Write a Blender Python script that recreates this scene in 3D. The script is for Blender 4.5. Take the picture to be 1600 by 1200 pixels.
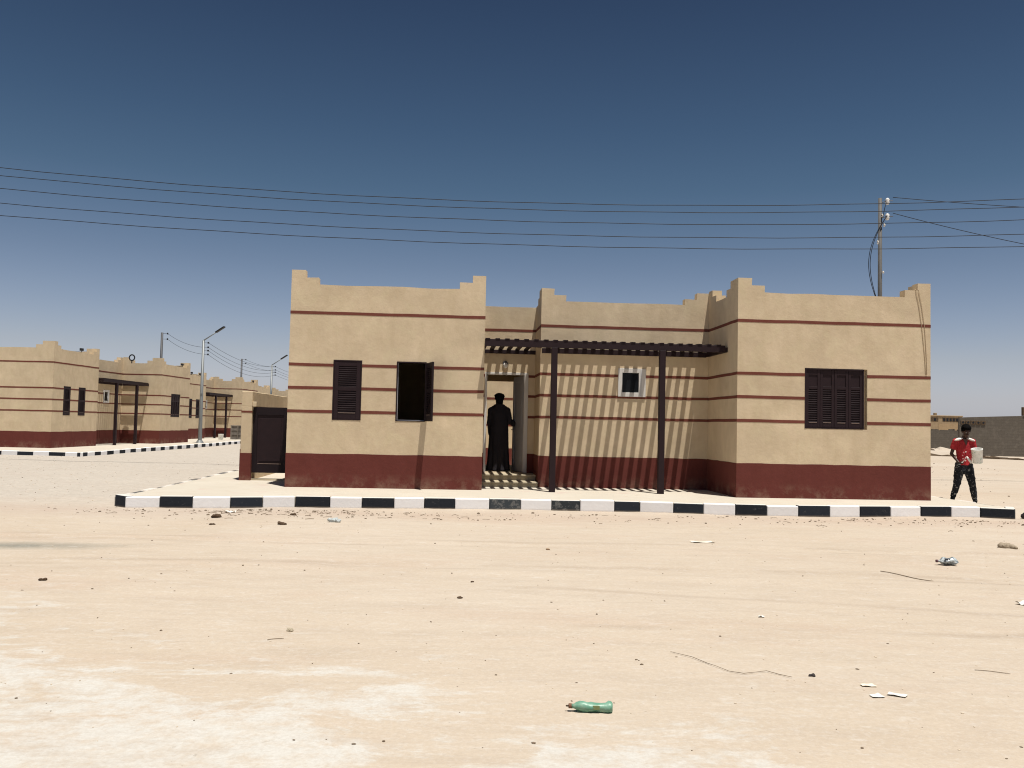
import bpy, bmesh, math, random
import numpy as np
from mathutils import Vector, Matrix, Euler

for o in list(bpy.data.objects):
    bpy.data.objects.remove(o, do_unlink=True)
scene = bpy.context.scene
COL = scene.collection
rnd = random.Random(7)
R = math.radians

# ------------------------------------------------------------------ camera
FPX, PITCH, ROLL, EYE = 1375.07, .0462, .0217, 1.40
cam_d = bpy.data.cameras.new('camera')
cam = bpy.data.objects.new('camera', cam_d)
COL.objects.link(cam)
scene.camera = cam
cam_d.sensor_fit = 'HORIZONTAL'
cam_d.sensor_width = 36.0
cam_d.lens = FPX / 1600 * 36
cam_d.clip_end = 6000
cam_d.clip_start = 0.05
cp_, sp_ = math.cos(PITCH), math.sin(PITCH)
c_, s_ = math.cos(ROLL), math.sin(ROLL)
r0 = Vector((1, 0, 0)); u0 = Vector((0, -sp_, cp_)); fw = Vector((0, cp_, sp_))
Rx = c_ * r0 + s_ * u0
Ux = c_ * u0 - s_ * r0
M = Matrix((Rx, Ux, -fw)).transposed().to_4x4()
M.translation = Vector((0, 0, EYE))
cam.matrix_world = M

# ------------------------------------------------------------------ light
HA = .0706                                   # heading of the main house front
HX, HY = -4.71, 18.51
ca_, sa_ = math.cos(HA), math.sin(HA)
sun_h = Vector((ca_ * .58 + sa_ * 1.0, sa_ * .58 - ca_ * 1.0, 0))
sun_dir = Vector((sun_h.x, sun_h.y, 4.6)).normalized()   # towards the sun
SUN_EL = math.asin(sun_dir.z)
SUN_AZ = math.atan2(sun_dir.x, sun_dir.y)
world = bpy.data.worlds.new('World')
scene.world = world
world.use_nodes = True
wn = world.node_tree
bg = wn.nodes['Background']
sky = wn.nodes.new('ShaderNodeTexSky')
sky.sky_type = 'NISHITA'
sky.sun_disc = False
sky.sun_elevation = SUN_EL
sky.sun_rotation = SUN_AZ
sky.altitude = 200
sky.air_density = 1.0
sky.dust_density = 1.0
sky.ozone_density = 1.0
# a dry, very clear upper sky: deep blue overhead, milky dust towards the horizon
wtc = wn.nodes.new('ShaderNodeTexCoord')
wsx = wn.nodes.new('ShaderNodeSeparateXYZ')
wn.links.new(wtc.outputs['Generated'], wsx.inputs[0])
wr = wn.nodes.new('ShaderNodeValToRGB')
wn.links.new(wsx.outputs['Z'], wr.inputs['Fac'])
we = wr.color_ramp.elements
for i, (p, c) in enumerate([(0, (.80, .86, 1.22)), (.035, (.78, .74, .92)), (.075, (.74, .66, .72)), (.174, (.49, .48, .52)), (.255, (.31, .37, .40)), (.32, (.25, .31, .35)), (.44, (.175, .215, .26))]):
    e = we[i] if i < 2 else we.new(p)
    e.position = p; e.color = (*c, 1)
wm = wn.nodes.new('ShaderNodeMix'); wm.data_type = 'RGBA'; wm.blend_type = 'MULTIPLY'
wm.inputs[0].default_value = 1
wn.links.new(sky.outputs[0], wm.inputs[6]); wn.links.new(wr.outputs[0], wm.inputs[7])
wn.links.new(wm.outputs[2], bg.inputs['Color'])
bg.inputs['Strength'].default_value = 0.10
sun_d = bpy.data.lights.new('sun', 'SUN')
sun = bpy.data.objects.new('sun', sun_d)
COL.objects.link(sun)
sun_d.energy = 4.7
sun_d.angle = R(.5)
sun_d.color = (1.0, .962, .895)
sun.rotation_euler = sun_dir.to_track_quat('Z', 'Y').to_euler()
sun.location = (0, 0, 30)
vs = scene.view_settings
vs.view_transform = 'Standard'
vs.look = 'None'
vs.exposure = 0.35
vs.gamma = 1.0
vs.use_curve_mapping = False
scene.cycles.pixel_filter_type = 'BLACKMAN_HARRIS'
scene.cycles.filter_width = 1.1
scene.cycles.max_bounces = 8
scene.cycles.diffuse_bounces = 5


# ------------------------------------------------------------------ helpers
def tag(o, label=None, cat=None, group=None, kind=None):
    if label: o['label'] = label
    if cat: o['category'] = cat
    if group: o['group'] = group
    if kind: o['kind'] = kind
    return o


def empty(name, loc=(0, 0, 0), rz=0, label=None, cat=None, group=None, kind=None):
    o = bpy.data.objects.new(name, None)
    o.empty_display_size = .2
    o.location = loc
    o.rotation_euler = (0, 0, rz)
    COL.objects.link(o)
    return tag(o, label, cat, group, kind)


class MB:
    def __init__(s):
        s.v = []; s.f = []

    def add(s, v, f):
        n = len(s.v)
        s.v += [tuple(p) for p in v]
        s.f += [tuple(i + n for i in q) for q in f]
        return s

    def box(s, x0, x1, y0, y1, z0, z1, T=None):
        v = [(x0, y0, z0), (x1, y0, z0), (x1, y1, z0), (x0, y1, z0),
             (x0, y0, z1), (x1, y0, z1), (x1, y1, z1), (x0, y1, z1)]
        if T is not None:
            v = [tuple(T @ Vector(p)) for p in v]
        return s.add(v, [(0, 3, 2, 1), (4, 5, 6, 7), (0, 1, 5, 4), (1, 2, 6, 5), (2, 3, 7, 6), (3, 0, 4, 7)])

    def tube(s, pts, r, n=8, cap=True):
        pts = [Vector(p) for p in pts]
        if not hasattr(r, '__len__'): r = [r] * len(pts)
        rings = []
        prev = None
        for i, p in enumerate(pts):
            a = pts[max(i - 1, 0)]; b = pts[min(i + 1, len(pts) - 1)]
            d = (b - a).normalized()
            if prev is None:
                up = Vector((0, 0, 1)) if abs(d.z) < .9 else Vector((0, 1, 0))
                x = d.cross(up).normalized()
            else:
                x = (prev - d * prev.dot(d)).normalized()
            prev = x
            y = d.cross(x)
            rings.append([p + (x * math.cos(t) + y * math.sin(t)) * r[i] for t in [2 * math.pi * k / n for k in range(n)]])
        v = [q for ring in rings for q in ring]
        f = []
        for i in range(len(rings) - 1):
            for k in range(n):
                f.append((i * n + k, i * n + (k + 1) % n, (i + 1) * n + (k + 1) % n, (i + 1) * n + k))
        if cap:
            f.append(tuple(range(n - 1, -1, -1)))
            f.append(tuple((len(rings) - 1) * n + k for k in range(n)))
        return s.add(v, f)

    def ell(s, c, r, n=12, m=8, rot=None):
        c = Vector(c)
        E_ = Euler(rot).to_matrix() if rot else Matrix.Identity(3)
        v = [c + E_ @ Vector((0, 0, -r[2]))]
        for i in range(1, m):
            ph = -math.pi / 2 + math.pi * i / m
            for k in range(n):
                t = 2 * math.pi * k / n
                v.append(c + E_ @ Vector((r[0] * math.cos(ph) * math.cos(t), r[1] * math.cos(ph) * math.sin(t), r[2] * math.sin(ph))))
        v.append(c + E_ @ Vector((0, 0, r[2])))
        f = []
        for k in range(n): f.append((0, 1 + (k + 1) % n, 1 + k))
        for i in range(m - 2):
            for k in range(n):
                a = 1 + i * n
                f.append((a + k, a + (k + 1) % n, a + n + (k + 1) % n, a + n + k))
        last = 1 + (m - 2) * n
        for k in range(n): f.append((last + k, last + (k + 1) % n, len(v) - 1))
        return s.add(v, f)

    def rings(s, rings, cap=True):
        n = len(rings[0])
        f = []
        for i in range(len(rings) - 1):
            for k in range(n):
                f.append((i * n + k, i * n + (k + 1) % n, (i + 1) * n + (k + 1) % n, (i + 1) * n + k))
        if cap:
            f.append(tuple(range(n - 1, -1, -1)))
            f.append(tuple((len(rings) - 1) * n + k for k in range(n)))
        return s.add([q for r_ in rings for q in r_], f)

    def mesh(s, name, mat=None, smooth=False):
        me = bpy.data.meshes.new(name)
        me.from_pydata(s.v, [], s.f)
        if mat: me.materials.append(mat)
        if smooth:
            me.polygons.foreach_set('use_smooth', [True] * len(me.polygons))
        me.update()
        return me

    def build(s, name, mat, parent=None, smooth=False, bevel=0, seg=2, loc=None, rot=None):
        o = bpy.data.objects.new(name, s.mesh(name, mat, smooth))
        COL.objects.link(o)
        if parent is not None: o.parent = parent
        if loc: o.location = loc
        if rot: o.rotation_euler = rot
        if bevel:
            b = o.modifiers.new('bevel', 'BEVEL'); b.width = bevel; b.segments = seg
            b.limit_method = 'ANGLE'; b.angle_limit = R(40)
        return o


def fuse(mb, name, mat, parent=None, voxel=.01, smooth=6, disp=0, dsize=.1, loc=None, rot=None):
    """one continuous surface from overlapping volumes"""
    o = bpy.data.objects.new('tmp', mb.mesh('tmp'))
    COL.objects.link(o)
    m = o.modifiers.new('r', 'REMESH'); m.mode = 'VOXEL'; m.voxel_size = voxel; m.use_smooth_shade = True
    m = o.modifiers.new('s', 'SMOOTH'); m.factor = .5; m.iterations = smooth
    if disp:
        t = bpy.data.textures.new('folds', 'CLOUDS'); t.noise_scale = dsize
        m = o.modifiers.new('d', 'DISPLACE'); m.texture = t; m.strength = disp; m.mid_level = .5
    dg = bpy.context.evaluated_depsgraph_get()
    me = bpy.data.meshes.new_from_object(o.evaluated_get(dg))
    bpy.data.objects.remove(o, do_unlink=True)
    me.name = name
    me.materials.clear(); me.materials.append(mat)
    me.polygons.foreach_set('use_smooth', [True] * len(me.polygons))
    q = bpy.data.objects.new(name, me)
    COL.objects.link(q)
    if parent is not None: q.parent = parent
    if loc: q.location = loc
    if rot: q.rotation_euler = rot
    return q


def copy_tree(o, parent=None):
    c = o.copy(); COL.objects.link(c)
    if parent is not None: c.parent = parent
    for ch in list(o.children):
        copy_tree(ch, c)
    return c


# ------------------------------------------------------------------ materials
class N:
    def __init__(s, name):
        s.m = bpy.data.materials.new(name); s.m.use_nodes = True
        s.t = s.m.node_tree; s.p = s.t.nodes['Principled BSDF']
        g = s.t.nodes.new('ShaderNodeNewGeometry'); s.pos = g.outputs['Position']
        s.rand = None

    def node(s, k, **kw):
        n = s.t.nodes.new(k)
        for a, b in kw.items(): setattr(n, a, b)
        return n

    def ln(s, a, b): s.t.links.new(a, b)

    def map(s, scale=(1, 1, 1), rot=(0, 0, 0), src=None, loc=(0, 0, 0)):
        n = s.node('ShaderNodeMapping')
        n.inputs['Scale'].default_value = scale; n.inputs['Rotation'].default_value = rot
        n.inputs['Location'].default_value = loc
        s.ln(src or s.pos, n.inputs['Vector'])
        return n.outputs[0]

    def noise(s, scale, detail=4, rough=.55, src=None, dist=0):
        n = s.node('ShaderNodeTexNoise')
        n.inputs['Scale'].default_value = scale; n.inputs['Detail'].default_value = detail
        n.inputs['Roughness'].default_value = rough; n.inputs['Distortion'].default_value = dist
        s.ln(src or s.pos, n.inputs['Vector'])
        return n.outputs['Fac']

    def ramp(s, fac, stops):
        n = s.node('ShaderNodeValToRGB')
        e = n.color_ramp.elements
        while len(e) < len(stops): e.new(.5)
        for i, (p, c) in enumerate(stops):
            e[i].position = p
            e[i].color = (c, c, c, 1) if not hasattr(c, '__len__') else (*c, 1)
        s.ln(fac, n.inputs['Fac'])
        return n.outputs['Color']

    def mix(s, fac, a, b, mode='MIX'):
        n = s.node('ShaderNodeMix', data_type='RGBA', blend_type=mode)
        for sock, val in ((n.inputs[0], fac), (n.inputs[6], a), (n.inputs[7], b)):
            if hasattr(val, 'is_output'): s.ln(val, sock)
            elif hasattr(val, '__len__'): sock.default_value = (*val, 1)
            else: sock.default_value = val
        return n.outputs[2]

    def math(s, op, a, b=0, clamp=False):
        n = s.node('ShaderNodeMath', operation=op, use_clamp=clamp)
        for sock, val in ((n.inputs[0], a), (n.inputs[1], b)):
            if hasattr(val, 'is_output'): s.ln(val, sock)
            else: sock.default_value = val
        return n.outputs[0]

    def bump(s, h, strength=.3, dist=.01, prev=None):
        n = s.node('ShaderNodeBump')
        n.inputs['Strength'].default_value = strength; n.inputs['Distance'].default_value = dist
        s.ln(h, n.inputs['Height'])
        if prev is not None: s.ln(prev, n.inputs['Normal'])
        return n.outputs[0]

    def out(s, color=None, rough=None, normal=None, spec=.3, metal=0):
        if color is not None:
            if hasattr(color, 'is_output'): s.ln(color, s.p.inputs['Base Color'])
            else: s.p.inputs['Base Color'].default_value = (*color, 1)
        if rough is not None:
            if hasattr(rough, 'is_output'): s.ln(rough, s.p.inputs['Roughness'])
            else: s.p.inputs['Roughness'].default_value = rough
        if normal is not None: s.ln(normal, s.p.inputs['Normal'])
        s.p.inputs['Specular IOR Level'].default_value = spec
        s.p.inputs['Metallic'].default_value = metal
        return s.m


def simple(name, col, var=.15, scale=8, rough=.7, bump=.15, bscale=60, spec=.3, metal=0, bd=.004):
    n = N(name)
    f = n.noise(scale, 5, .6)
    c = n.mix(f, tuple(max(0, x * (1 - var)) for x in col), tuple(min(1, x * (1 + var)) for x in col))
    b = n.bump(n.noise(bscale, 4, .6), bump, bd)
    return n.out(c, rough, b, spec, metal)


# plaster ------------------------------------------------------------
def plaster(name, base, amt=1.0):
    n = N(name)
    a = n.noise(1.1, 6, .62, dist=.6)
    b = n.noise(4.5, 6, .65, src=n.map((1, 1, .45)))
    c = n.noise(34, 4, .6)
    hi = tuple(min(1, x * (1 + .10 * amt)) for x in base)
    lo = (base[0] * (1 - .15 * amt), base[1] * (1 - .16 * amt), base[2] * (1 - .17 * amt))
    c1 = n.mix(n.ramp(a, [(.3, 0), (.72, 1)]), lo, hi)
    c2 = n.mix(n.math('MULTIPLY', n.ramp(b, [(.40, 0), (.66, 1)]), .5), c1, (base[0] * .80, base[1] * .78, base[2] * .72))
    c2 = n.mix(n.math('MULTIPLY', n.ramp(n.noise(2.6, 5, .65, src=n.map(loc=(7, 3, 1)), dist=1.0), [(.48, 0), (.68, 1)]), .35), c2, (base[0] * 1.02, base[1] * 1.10, base[2] * 1.02))
    c3 = n.mix(n.math('MULTIPLY', c, .14), c2, (base[0] * 1.15, base[1] * 1.15, base[2] * 1.2))
    # faint vertical trowel/rain streaks
    st = n.noise(9, 3, .5, src=n.map((1.6, 1.6, .07)))
    c4 = n.mix(n.math('MULTIPLY', n.ramp(st, [(.58, 0), (.76, 1)]), .08), c3, (base[0] * .7, base[1] * .66, base[2] * .56))
    # dust thrown up from the ground
    sep = n.node('ShaderNodeSeparateXYZ'); n.ln(n.pos, sep.inputs[0])
    low = n.math('SUBTRACT', 1.0, n.math('MULTIPLY', sep.outputs['Z'], 3.2), True)
    dm = n.math('MULTIPLY', low, n.ramp(n.noise(3.5, 5, .7), [(.45, 0), (.8, .4)]))
    c5 = n.mix(dm, c4, (.55, .43, .30))
    h = n.bump(n.noise(1.6, 3, .5), .25, .05)
    h = n.bump(n.noise(14, 5, .65), .3, .012, h)
    h = n.bump(n.noise(110, 3, .6), .25, .003, h)
    return n.out(c5, .92, h, .15)


M_PL = plaster('beige_plaster', (.625, .502, .345))
M_RED = plaster('dark_red_paint', (.135, .037, .030), .8)
M_BAND = plaster('red_brown_band_paint', (.17, .055, .040), .7)
M_ROOF = simple('roof_screed', (.42, .36, .28), .2, 2)
M_BROWN = simple('dark_brown_paint', (.020, .010, .012), .25, 6, .6, .25, 90, .2)
M_BROWN2 = simple('worn_dark_brown_paint', (.013, .007, .009), .35, 3, .6, .2, 60, .2)
M_WHITE = simple('white_upvc', (.62, .60, .57), .06, 5, .45, .05, 40, .4)
M_DOORW = simple('pale_grey_door_paint', (.44, .44, .47), .1, 4, .5, .1, 40, .35)
M_INT = simple('interior_plaster', (.20, .16, .11), .1, 3)
M_CONC = simple('step_concrete', (.40, .34, .24), .2, 5, .9, .4, 40, .15, 0, .008)
M_STEEL = simple('galvanised_steel', (.20, .21, .21), .12, 12, .5, .1, 60, .4, .35)
M_STEELD = simple('dull_dark_steel', (.07, .07, .075), .2, 12, .6, .1, 60, .4, .3)
M_POLE = simple('weathered_pole_steel', (.10, .095, .09), .3, 5, .7, .3, 40, .3)
M_WIRE = simple('black_cable', (.012, .014, .02), .2, 10, .6, 0)
M_CERAM = simple('white_ceramic', (.72, .70, .66), .1, 20, .35, 0, 40, .5)
M_DARKLAMP = simple('black_lamp_casing', (.02, .02, .022), .2, 20, .5, 0)
M_CABLE_SHADOW = simple('cable_shadow_beige', (.44, .34, .22), .2, 10, .8, 0)


def glass_mat(name, col, rough=.12):
    n = N(name)
    return n.out(n.mix(n.noise(6, 4), tuple(c * .7 for c in col), tuple(c * 1.3 for c in col)), rough, None, .12)


M_GLASS = glass_mat('dark_window_glass', (.010, .012, .014))


# sand ---------------------------------------------------------------
def sand_mat():
    n = N('desert_sand')
    base = (.68, .535, .375)
    a = n.noise(.16, 5, .6, dist=.8)
    c = n.mix(n.ramp(a, [(.3, 0), (.7, 1)]), (.645, .50, .345), (.71, .575, .42))
    # rosy patches
    c = n.mix(n.math('MULTIPLY', n.ramp(n.noise(.5, 5, .65, src=n.map((.5, 1.6, 1), (0, 0, -.1))), [(.52, 0), (.7, 1)]), .45), c, (.62, .43, .29))
    # wind / tyre streaks along the street
    st = n.noise(2.1, 6, .6, src=n.map((.34, 1.9, 1), (0, 0, .06)), dist=.5)
    c = n.mix(n.math('MULTIPLY', n.ramp(st, [(.48, 0), (.75, 1)]), .34), c, (.54, .42, .29))
    st2 = n.noise(5, 6, .62, src=n.map((.22, 1.8, 1), (0, 0, -.09), loc=(3, 1, 0)), dist=.4)
    c = n.mix(n.math('MULTIPLY', n.ramp(st2, [(.54, 0), (.72, 1)]), .24), c, (.50, .38, .27))
    sep = n.node('ShaderNodeSeparateXYZ'); n.ln(n.pos, sep.inputs[0])
    X, Y = sep.outputs['X'], sep.outputs['Y']
    # hard pale (gypsum) crust close to the viewer, thicker towards the left
    edge = n.math('ADD', Y, n.math('MULTIPLY', X, .55))
    near = n.math('SUBTRACT', 1.0, n.math('MULTIPLY', n.math('SUBTRACT', edge, 2.6), .22), True)
    blot = n.noise(1.2, 10, .74, src=n.map((.8, 1.35, 1), (0, 0, .12)), dist=.35)
    crust = n.ramp(n.math('ADD', n.math('MULTIPLY', blot, .8), n.math('MULTIPLY', near, .30)), [(.56, 0), (.62, 1)])
    crust = n.math('MULTIPLY', crust, n.ramp(n.noise(6, 8, .75), [(.36, .25), (.56, 1)]))
    cf = n.math('MULTIPLY', n.math('MULTIPLY', crust, n.math('MULTIPLY', near, 1.9, True)), .8)
    c = n.mix(cf, c, (.765, .71, .60))
    # grey gravelly side street on the left
    d = n.math('MULTIPLY', n.math('SUBTRACT', -4.5, n.math('SUBTRACT', X, n.math('MULTIPLY', n.noise(.35, 4), 5))), .35, True)
    dy = n.math('MULTIPLY', n.math('SUBTRACT', Y, 13.5), .28, True)
    dx = n.math('MULTIPLY', d, dy)
    grav = n.noise(9, 8, .8)
    c = n.mix(n.math('MULTIPLY', dx, .62), c, n.mix(n.ramp(grav, [(.35, 0), (.62, 1)]), (.42, .37, .30), (.70, .61, .49)))
    # faint darker tyre tracks, broken up along their length
    for t_i, (y0_, a_, f_, ph_, sl_) in enumerate(((11.4, .5, .17, 0, -.07), (11.7, .5, .17, 0, -.07), (9.2, .4, .21, 1, -.05), (9.45, .4, .21, 1, -.05), (8.3, .3, .25, 2.5, -.11), (7.1, .35, .3, 4, .03))):
        yc = n.math('ADD', n.math('MULTIPLY', n.math('SINE', n.math('ADD', n.math('MULTIPLY', X, f_), ph_)), a_), n.math('ADD', n.math('MULTIPLY', X, sl_), y0_))
        dd = n.math('ABSOLUTE', n.math('SUBTRACT', Y, n.math('ADD', yc, n.math('MULTIPLY', n.noise(3.0, 3), .12))))
        ff = n.math('SUBTRACT', 1.0, n.math('MULTIPLY', dd, 9.0), True)
        br = n.ramp(n.noise(.35, 4, .6, src=n.map(loc=(t_i * 9.3, 0, 0))), [(.47, 0), (.6, 1)])
        c = n.mix(n.math('MULTIPLY', n.math('MULTIPLY', ff, br), .55), c, (.47, .35, .24))
    # old oil stain
    v = n.node('ShaderNodeVectorMath', operation='DISTANCE')
    mp = n.map((.38, 1.5, 0), (0, 0, 0), loc=(0, 0, 0)); n.ln(mp, v.inputs[0]); v.inputs[1].default_value = (-5.95 * .38, 10.65 * 1.5, 0)
    oil = n.math('SUBTRACT', 1.0, n.math('MULTIPLY', n.math('ADD', v.outputs['Value'], n.math('MULTIPLY', n.noise(2.2, 6, .7), .5)), 1.15), True)
    c = n.mix(n.math('MULTIPLY', oil, 1.6, True), c, (.30, .27, .20))
    c = n.mix(n.math('MULTIPLY', n.ramp(n.noise(3.2, 7, .72, src=n.map((.6, 1.7, 1), loc=(2, 8, 0))), [(.50, 0), (.72, 1)]), .42), c, (.52, .40, .285))
    c = n.mix(n.math('MULTIPLY', n.ramp(n.noise(7, 6, .7, src=n.map((.7, 1.6, 1), loc=(12, 8, 0))), [(.55, 0), (.74, 1)]), .5), c, (.80, .72, .60))
    # fine grain and small dark specks
    c = n.mix(n.math('MULTIPLY', n.ramp(n.noise(38, 6, .8), [(.42, 0), (.68, 1)]), .34), c, (.46, .36, .26))
    c = n.mix(n.math('MULTIPLY', n.ramp(n.noise(26, 6, .8, src=n.map(loc=(5, 5, 5))), [(.50, 0), (.70, 1)]), .30), c, (.84, .76, .64))
    spk = n.noise(23, 3, .65, src=n.map((1, 1.4, 1)))
    c = n.mix(n.math('MULTIPLY', n.ramp(spk, [(.70, 0), (.76, 1)]), .5), c, (.30, .23, .16))
    sp2 = n.noise(17, 3, .6, src=n.map((1, 1, 1), loc=(9, 5, 2)))
    c = n.mix(n.math('MULTIPLY', n.ramp(sp2, [(.70, 0), (.78, 1)]), .5), c, (.78, .70, .58))
    # pinker trodden strip before the kerb
    kd = n.math('MULTIPLY', n.math('ABSOLUTE', n.math('SUBTRACT', n.math('SUBTRACT', Y, n.math('MULTIPLY', X, .07)), 15.3)), .75)
    kf = n.math('MULTIPLY', n.math('SUBTRACT', 1.0, kd, True), n.ramp(n.noise(1.6, 5, .7), [(.3, .25), (.65, 1)]))
    c = n.mix(n.math('MULTIPLY', kf, .55), c, (.56, .40, .29))
    c = n.mix(1.0, c, (.70, .74, .815), 'MULTIPLY')
    h = n.bump(n.noise(1.6, 5, .55, src=n.map((.5, 1.6, 1))), .35, .05)
    h = n.bump(st, .25, .02, h)
    h = n.bump(n.noise(12, 6, .7), .3, .010, h)
    h = n.bump(n.noise(70, 4, .7), .25, .003, h)
    return n.out(c, .95, h, .12)


M_SAND = sand_mat()


def pave_mat():
    n = N('sandy_pavement_concrete')
    c = n.mix(n.noise(.8, 6, .65), (.62, .53, .41), (.76, .68, .56))
    c = n.mix(n.math('MULTIPLY', n.ramp(n.noise(2.2, 6, .7), [(.55, 0), (.72, 1)]), .5), c, (.58, .45, .31))
    c = n.mix(n.math('MULTIPLY', n.ramp(n.noise(1.3, 4, .6, src=n.map(loc=(4, 4, 4))), [(.6, 0), (.72, 1)]), .5), c, (.66, .44, .38))
    c = n.mix(1.0, c, (.71, .73, .755), 'MULTIPLY')
    h = n.bump(n.noise(9, 6, .7), .3, .008)
    return n.out(c, .93, h, .12)


M_PAVE = pave_mat()


def kerb_mat(name, base, chip, amt, thr, top=True):
    n = N(name)
    oi = n.node('ShaderNodeObjectInfo')
    rv = oi.outputs['Random']
    lo_, hi_ = (.93, 1.04) if base[0] > .3 else (.7, 1.35)
    c = n.mix(rv, tuple(x * lo_ for x in base), tuple(min(.9, x * hi_) for x in base))
    c = n.mix(n.math('MULTIPLY', n.noise(6, 5, .65), .3 if base[0] > .3 else .12), c, chip)
    chips = n.ramp(n.noise(11, 6, .7, dist=.5), [(thr, 0), (thr + .06, 1)])
    c = n.mix(n.math('MULTIPLY', chips, amt), c, chip)
    sep = n.node('ShaderNodeSeparateXYZ'); n.ln(n.pos, sep.inputs[0])
    low = n.math('SUBTRACT', 1.0, n.math('MULTIPLY', n.math('ADD', sep.outputs['Z'], .19), 22), True)
    c = n.mix(n.math('MULTIPLY', low, n.noise(5, 4, .6)), c, (.42, .33, .24))
    if base[0] < .3 and top:      # only the faces are painted black, the tops stay white and dusty
        nz = n.node('ShaderNodeSeparateXYZ'); g2 = n.node('ShaderNodeNewGeometry'); n.ln(g2.outputs['True Normal'], nz.inputs[0])
        c = n.mix(n.ramp(nz.outputs['Z'], [(.6, 0), (.8, 1)]), c, (.60, .57, .52))
    h = n.bump(n.noise(16, 5, .7), .4, .010)
    return n.out(c, .75, h, .12)


M_KW = kerb_mat('white_kerb_paint', (.86, .855, .86), (.60, .55, .49), .4, .68)
M_KB = kerb_mat('black_kerb_paint', (.013, .017, .025), (.13, .13, .13), .55, .62)
M_KG = kerb_mat('faded_black_kerb_paint', (.036, .044, .050), (.16, .16, .155), .8, .52)


M_KG2 = kerb_mat('dusty_worn_black_kerb', (.05, .055, .058), (.35, .30, .25), .8, .50, False)
M_KW2 = kerb_mat('dusty_worn_white_kerb', (.62, .58, .53), (.50, .42, .34), .8, .55)


def block_wall_mat():
    n = N('grey_cinder_block')
    b = n.node('ShaderNodeTexBrick')
    b.inputs['Scale'].default_value = 1.0
    b.inputs['Brick Width'].default_value = .42; b.inputs['Row Height'].default_value = .21
    b.inputs['Mortar Size'].default_value = .014
    b.inputs['Color1'].default_value = (.135, .118, .098, 1); b.inputs['Color2'].default_value = (.15, .132, .11, 1)
    b.inputs['Mortar'].default_value = (.115, .10, .083, 1)
    mp = n.node('ShaderNodeMapping'); mp.inputs['Rotation'].default_value = (R(90), 0, 0)
    tc = n.node('ShaderNodeTexCoord'); n.ln(tc.outputs['Object'], mp.inputs['Vector']); n.ln(mp.outputs[0], b.inputs['Vector'])
    c = n.mix(n.math('MULTIPLY', n.noise(.5, 6, .7), .7), b.outputs['Color'], (.10, .085, .07))
    c = n.mix(n.math('MULTIPLY', n.ramp(n.noise(2, 5, .7), [(.5, 0), (.7, 1)]), .35), c, (.25, .22, .18))
    h = n.bump(b.outputs['Fac'], -.6, .02)
    h = n.bump(n.noise(9, 5, .7), .5, .02, h)
    return n.out(c, .95, h, .1)


M_BLOCK = block_wall_mat()
M_OLDHOUSE = plaster('weathered_ochre_plaster', (.38, .28, .175))
M_RUBBLE = simple('brown_rubble', (.12, .085, .055), .4, 3, .95, .8, 6, .1, 0, .05)
M_PEB_D = simple('dark_pebbles', (.15, .11, .075), .5, 15, .9, .3, 60)
M_PEB_L = simple('pale_pebbles', (.52, .43, .32), .3, 15, .9, .3, 60)
M_PAPER = simple('white_paper', (.66, .63, .57), .05, 10, .8, .1, 20)
M_STICK = simple('dry_stick', (.17, .125, .085), .3, 30, .9)
M_DUNG = simple('dark_dry_clod', (.085, .055, .035), .4, 30, .95, .8, 30, .1, 0, .01)


# ------------------------------------------------------------------ ground
def gz(x, y):
    """sand height"""
    x = np.asarray(x, float); y = np.asarray(y, float)
    z = -.17 + .02 * np.sin(x * .31 + 1.2) * np.sin(y * .23) + .012 * np.sin(x * .9 + y * .5) * np.sin(y * .8 - .4)
    z = z + .006 * np.sin(x * 2.3 + 1.5 * np.sin(y * 1.1)) * np.sin(y * 3.1 + x * .3)
    # tyre ruts along the street
    for k, (y0, am) in enumerate(((11.5, .014), (9.3, .012), (8.7, .010), (7.4, .008))):
        yc = y0 + .5 * np.sin(x * .17 + k) - .06 * x
        z = z - am * np.exp(-((y - yc) / .14) ** 2) + am * .7 * np.exp(-((y - yc - .28) / .12) ** 2)
    # calm next to the kerb of the house
    u = (x - HX) * ca_ + (y - HY) * sa_; v = -(x - HX) * sa_ + (y - HY) * ca_
    w = np.clip(1 - np.abs(v + 2.9) / 1.2, 0, 1) * ((u > -3) & (u < 15))
    z = z * (1 - w) + w * (-.185 + .012 * np.sin(u * 1.7) + .008 * np.sin(u * 4.1 + 1))
    return z


xs = np.concatenate([[-2500, -800, -300, -150, -90, -60], np.arange(-45, -10, .5), np.arange(-10, 12, .1), np.arange(12, 50, .6), [60, 90, 150, 300, 800, 2500]])
ys = np.concatenate([[-40, -10, 0, 2], np.arange(3, 18, .07), np.arange(18, 40, .4), np.arange(40, 90, 1.2), [100, 140, 220, 400, 900, 3000]])
X_, Y_ = np.meshgrid(xs, ys)
Z_ = gz(X_, Y_)
far = (np.abs(X_) > 60) | (Y_ > 95)
Z_ = np.where(far, -.17, Z_)
nx, ny = len(xs), len(ys)
me = bpy.data.meshes.new('ground')
idx = np.arange(nx * ny).reshape(ny, nx)
quads = np.stack([idx[:-1, :-1], idx[:-1, 1:], idx[1:, 1:], idx[1:, :-1]], -1).reshape(-1, 4)
me.from_pydata(np.stack([X_.ravel(), Y_.ravel(), Z_.ravel()], -1).tolist(), [], quads.tolist())
me.materials.append(M_SAND)
me.polygons.foreach_set('use_smooth', [True] * len(me.polygons))
ground = bpy.data.objects.new('ground', me); COL.objects.link(ground)
tag(ground, 'pale desert sand with tyre tracks and white crust', None, None, 'structure')


def W(u, v, z=0):
    return Vector((HX + u * ca_ - v * sa_, HY + u * sa_ + v * ca_, z))


def G(x, y, dz=0):
    return Vector((x, y, float(gz(x, y)) + dz))


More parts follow.
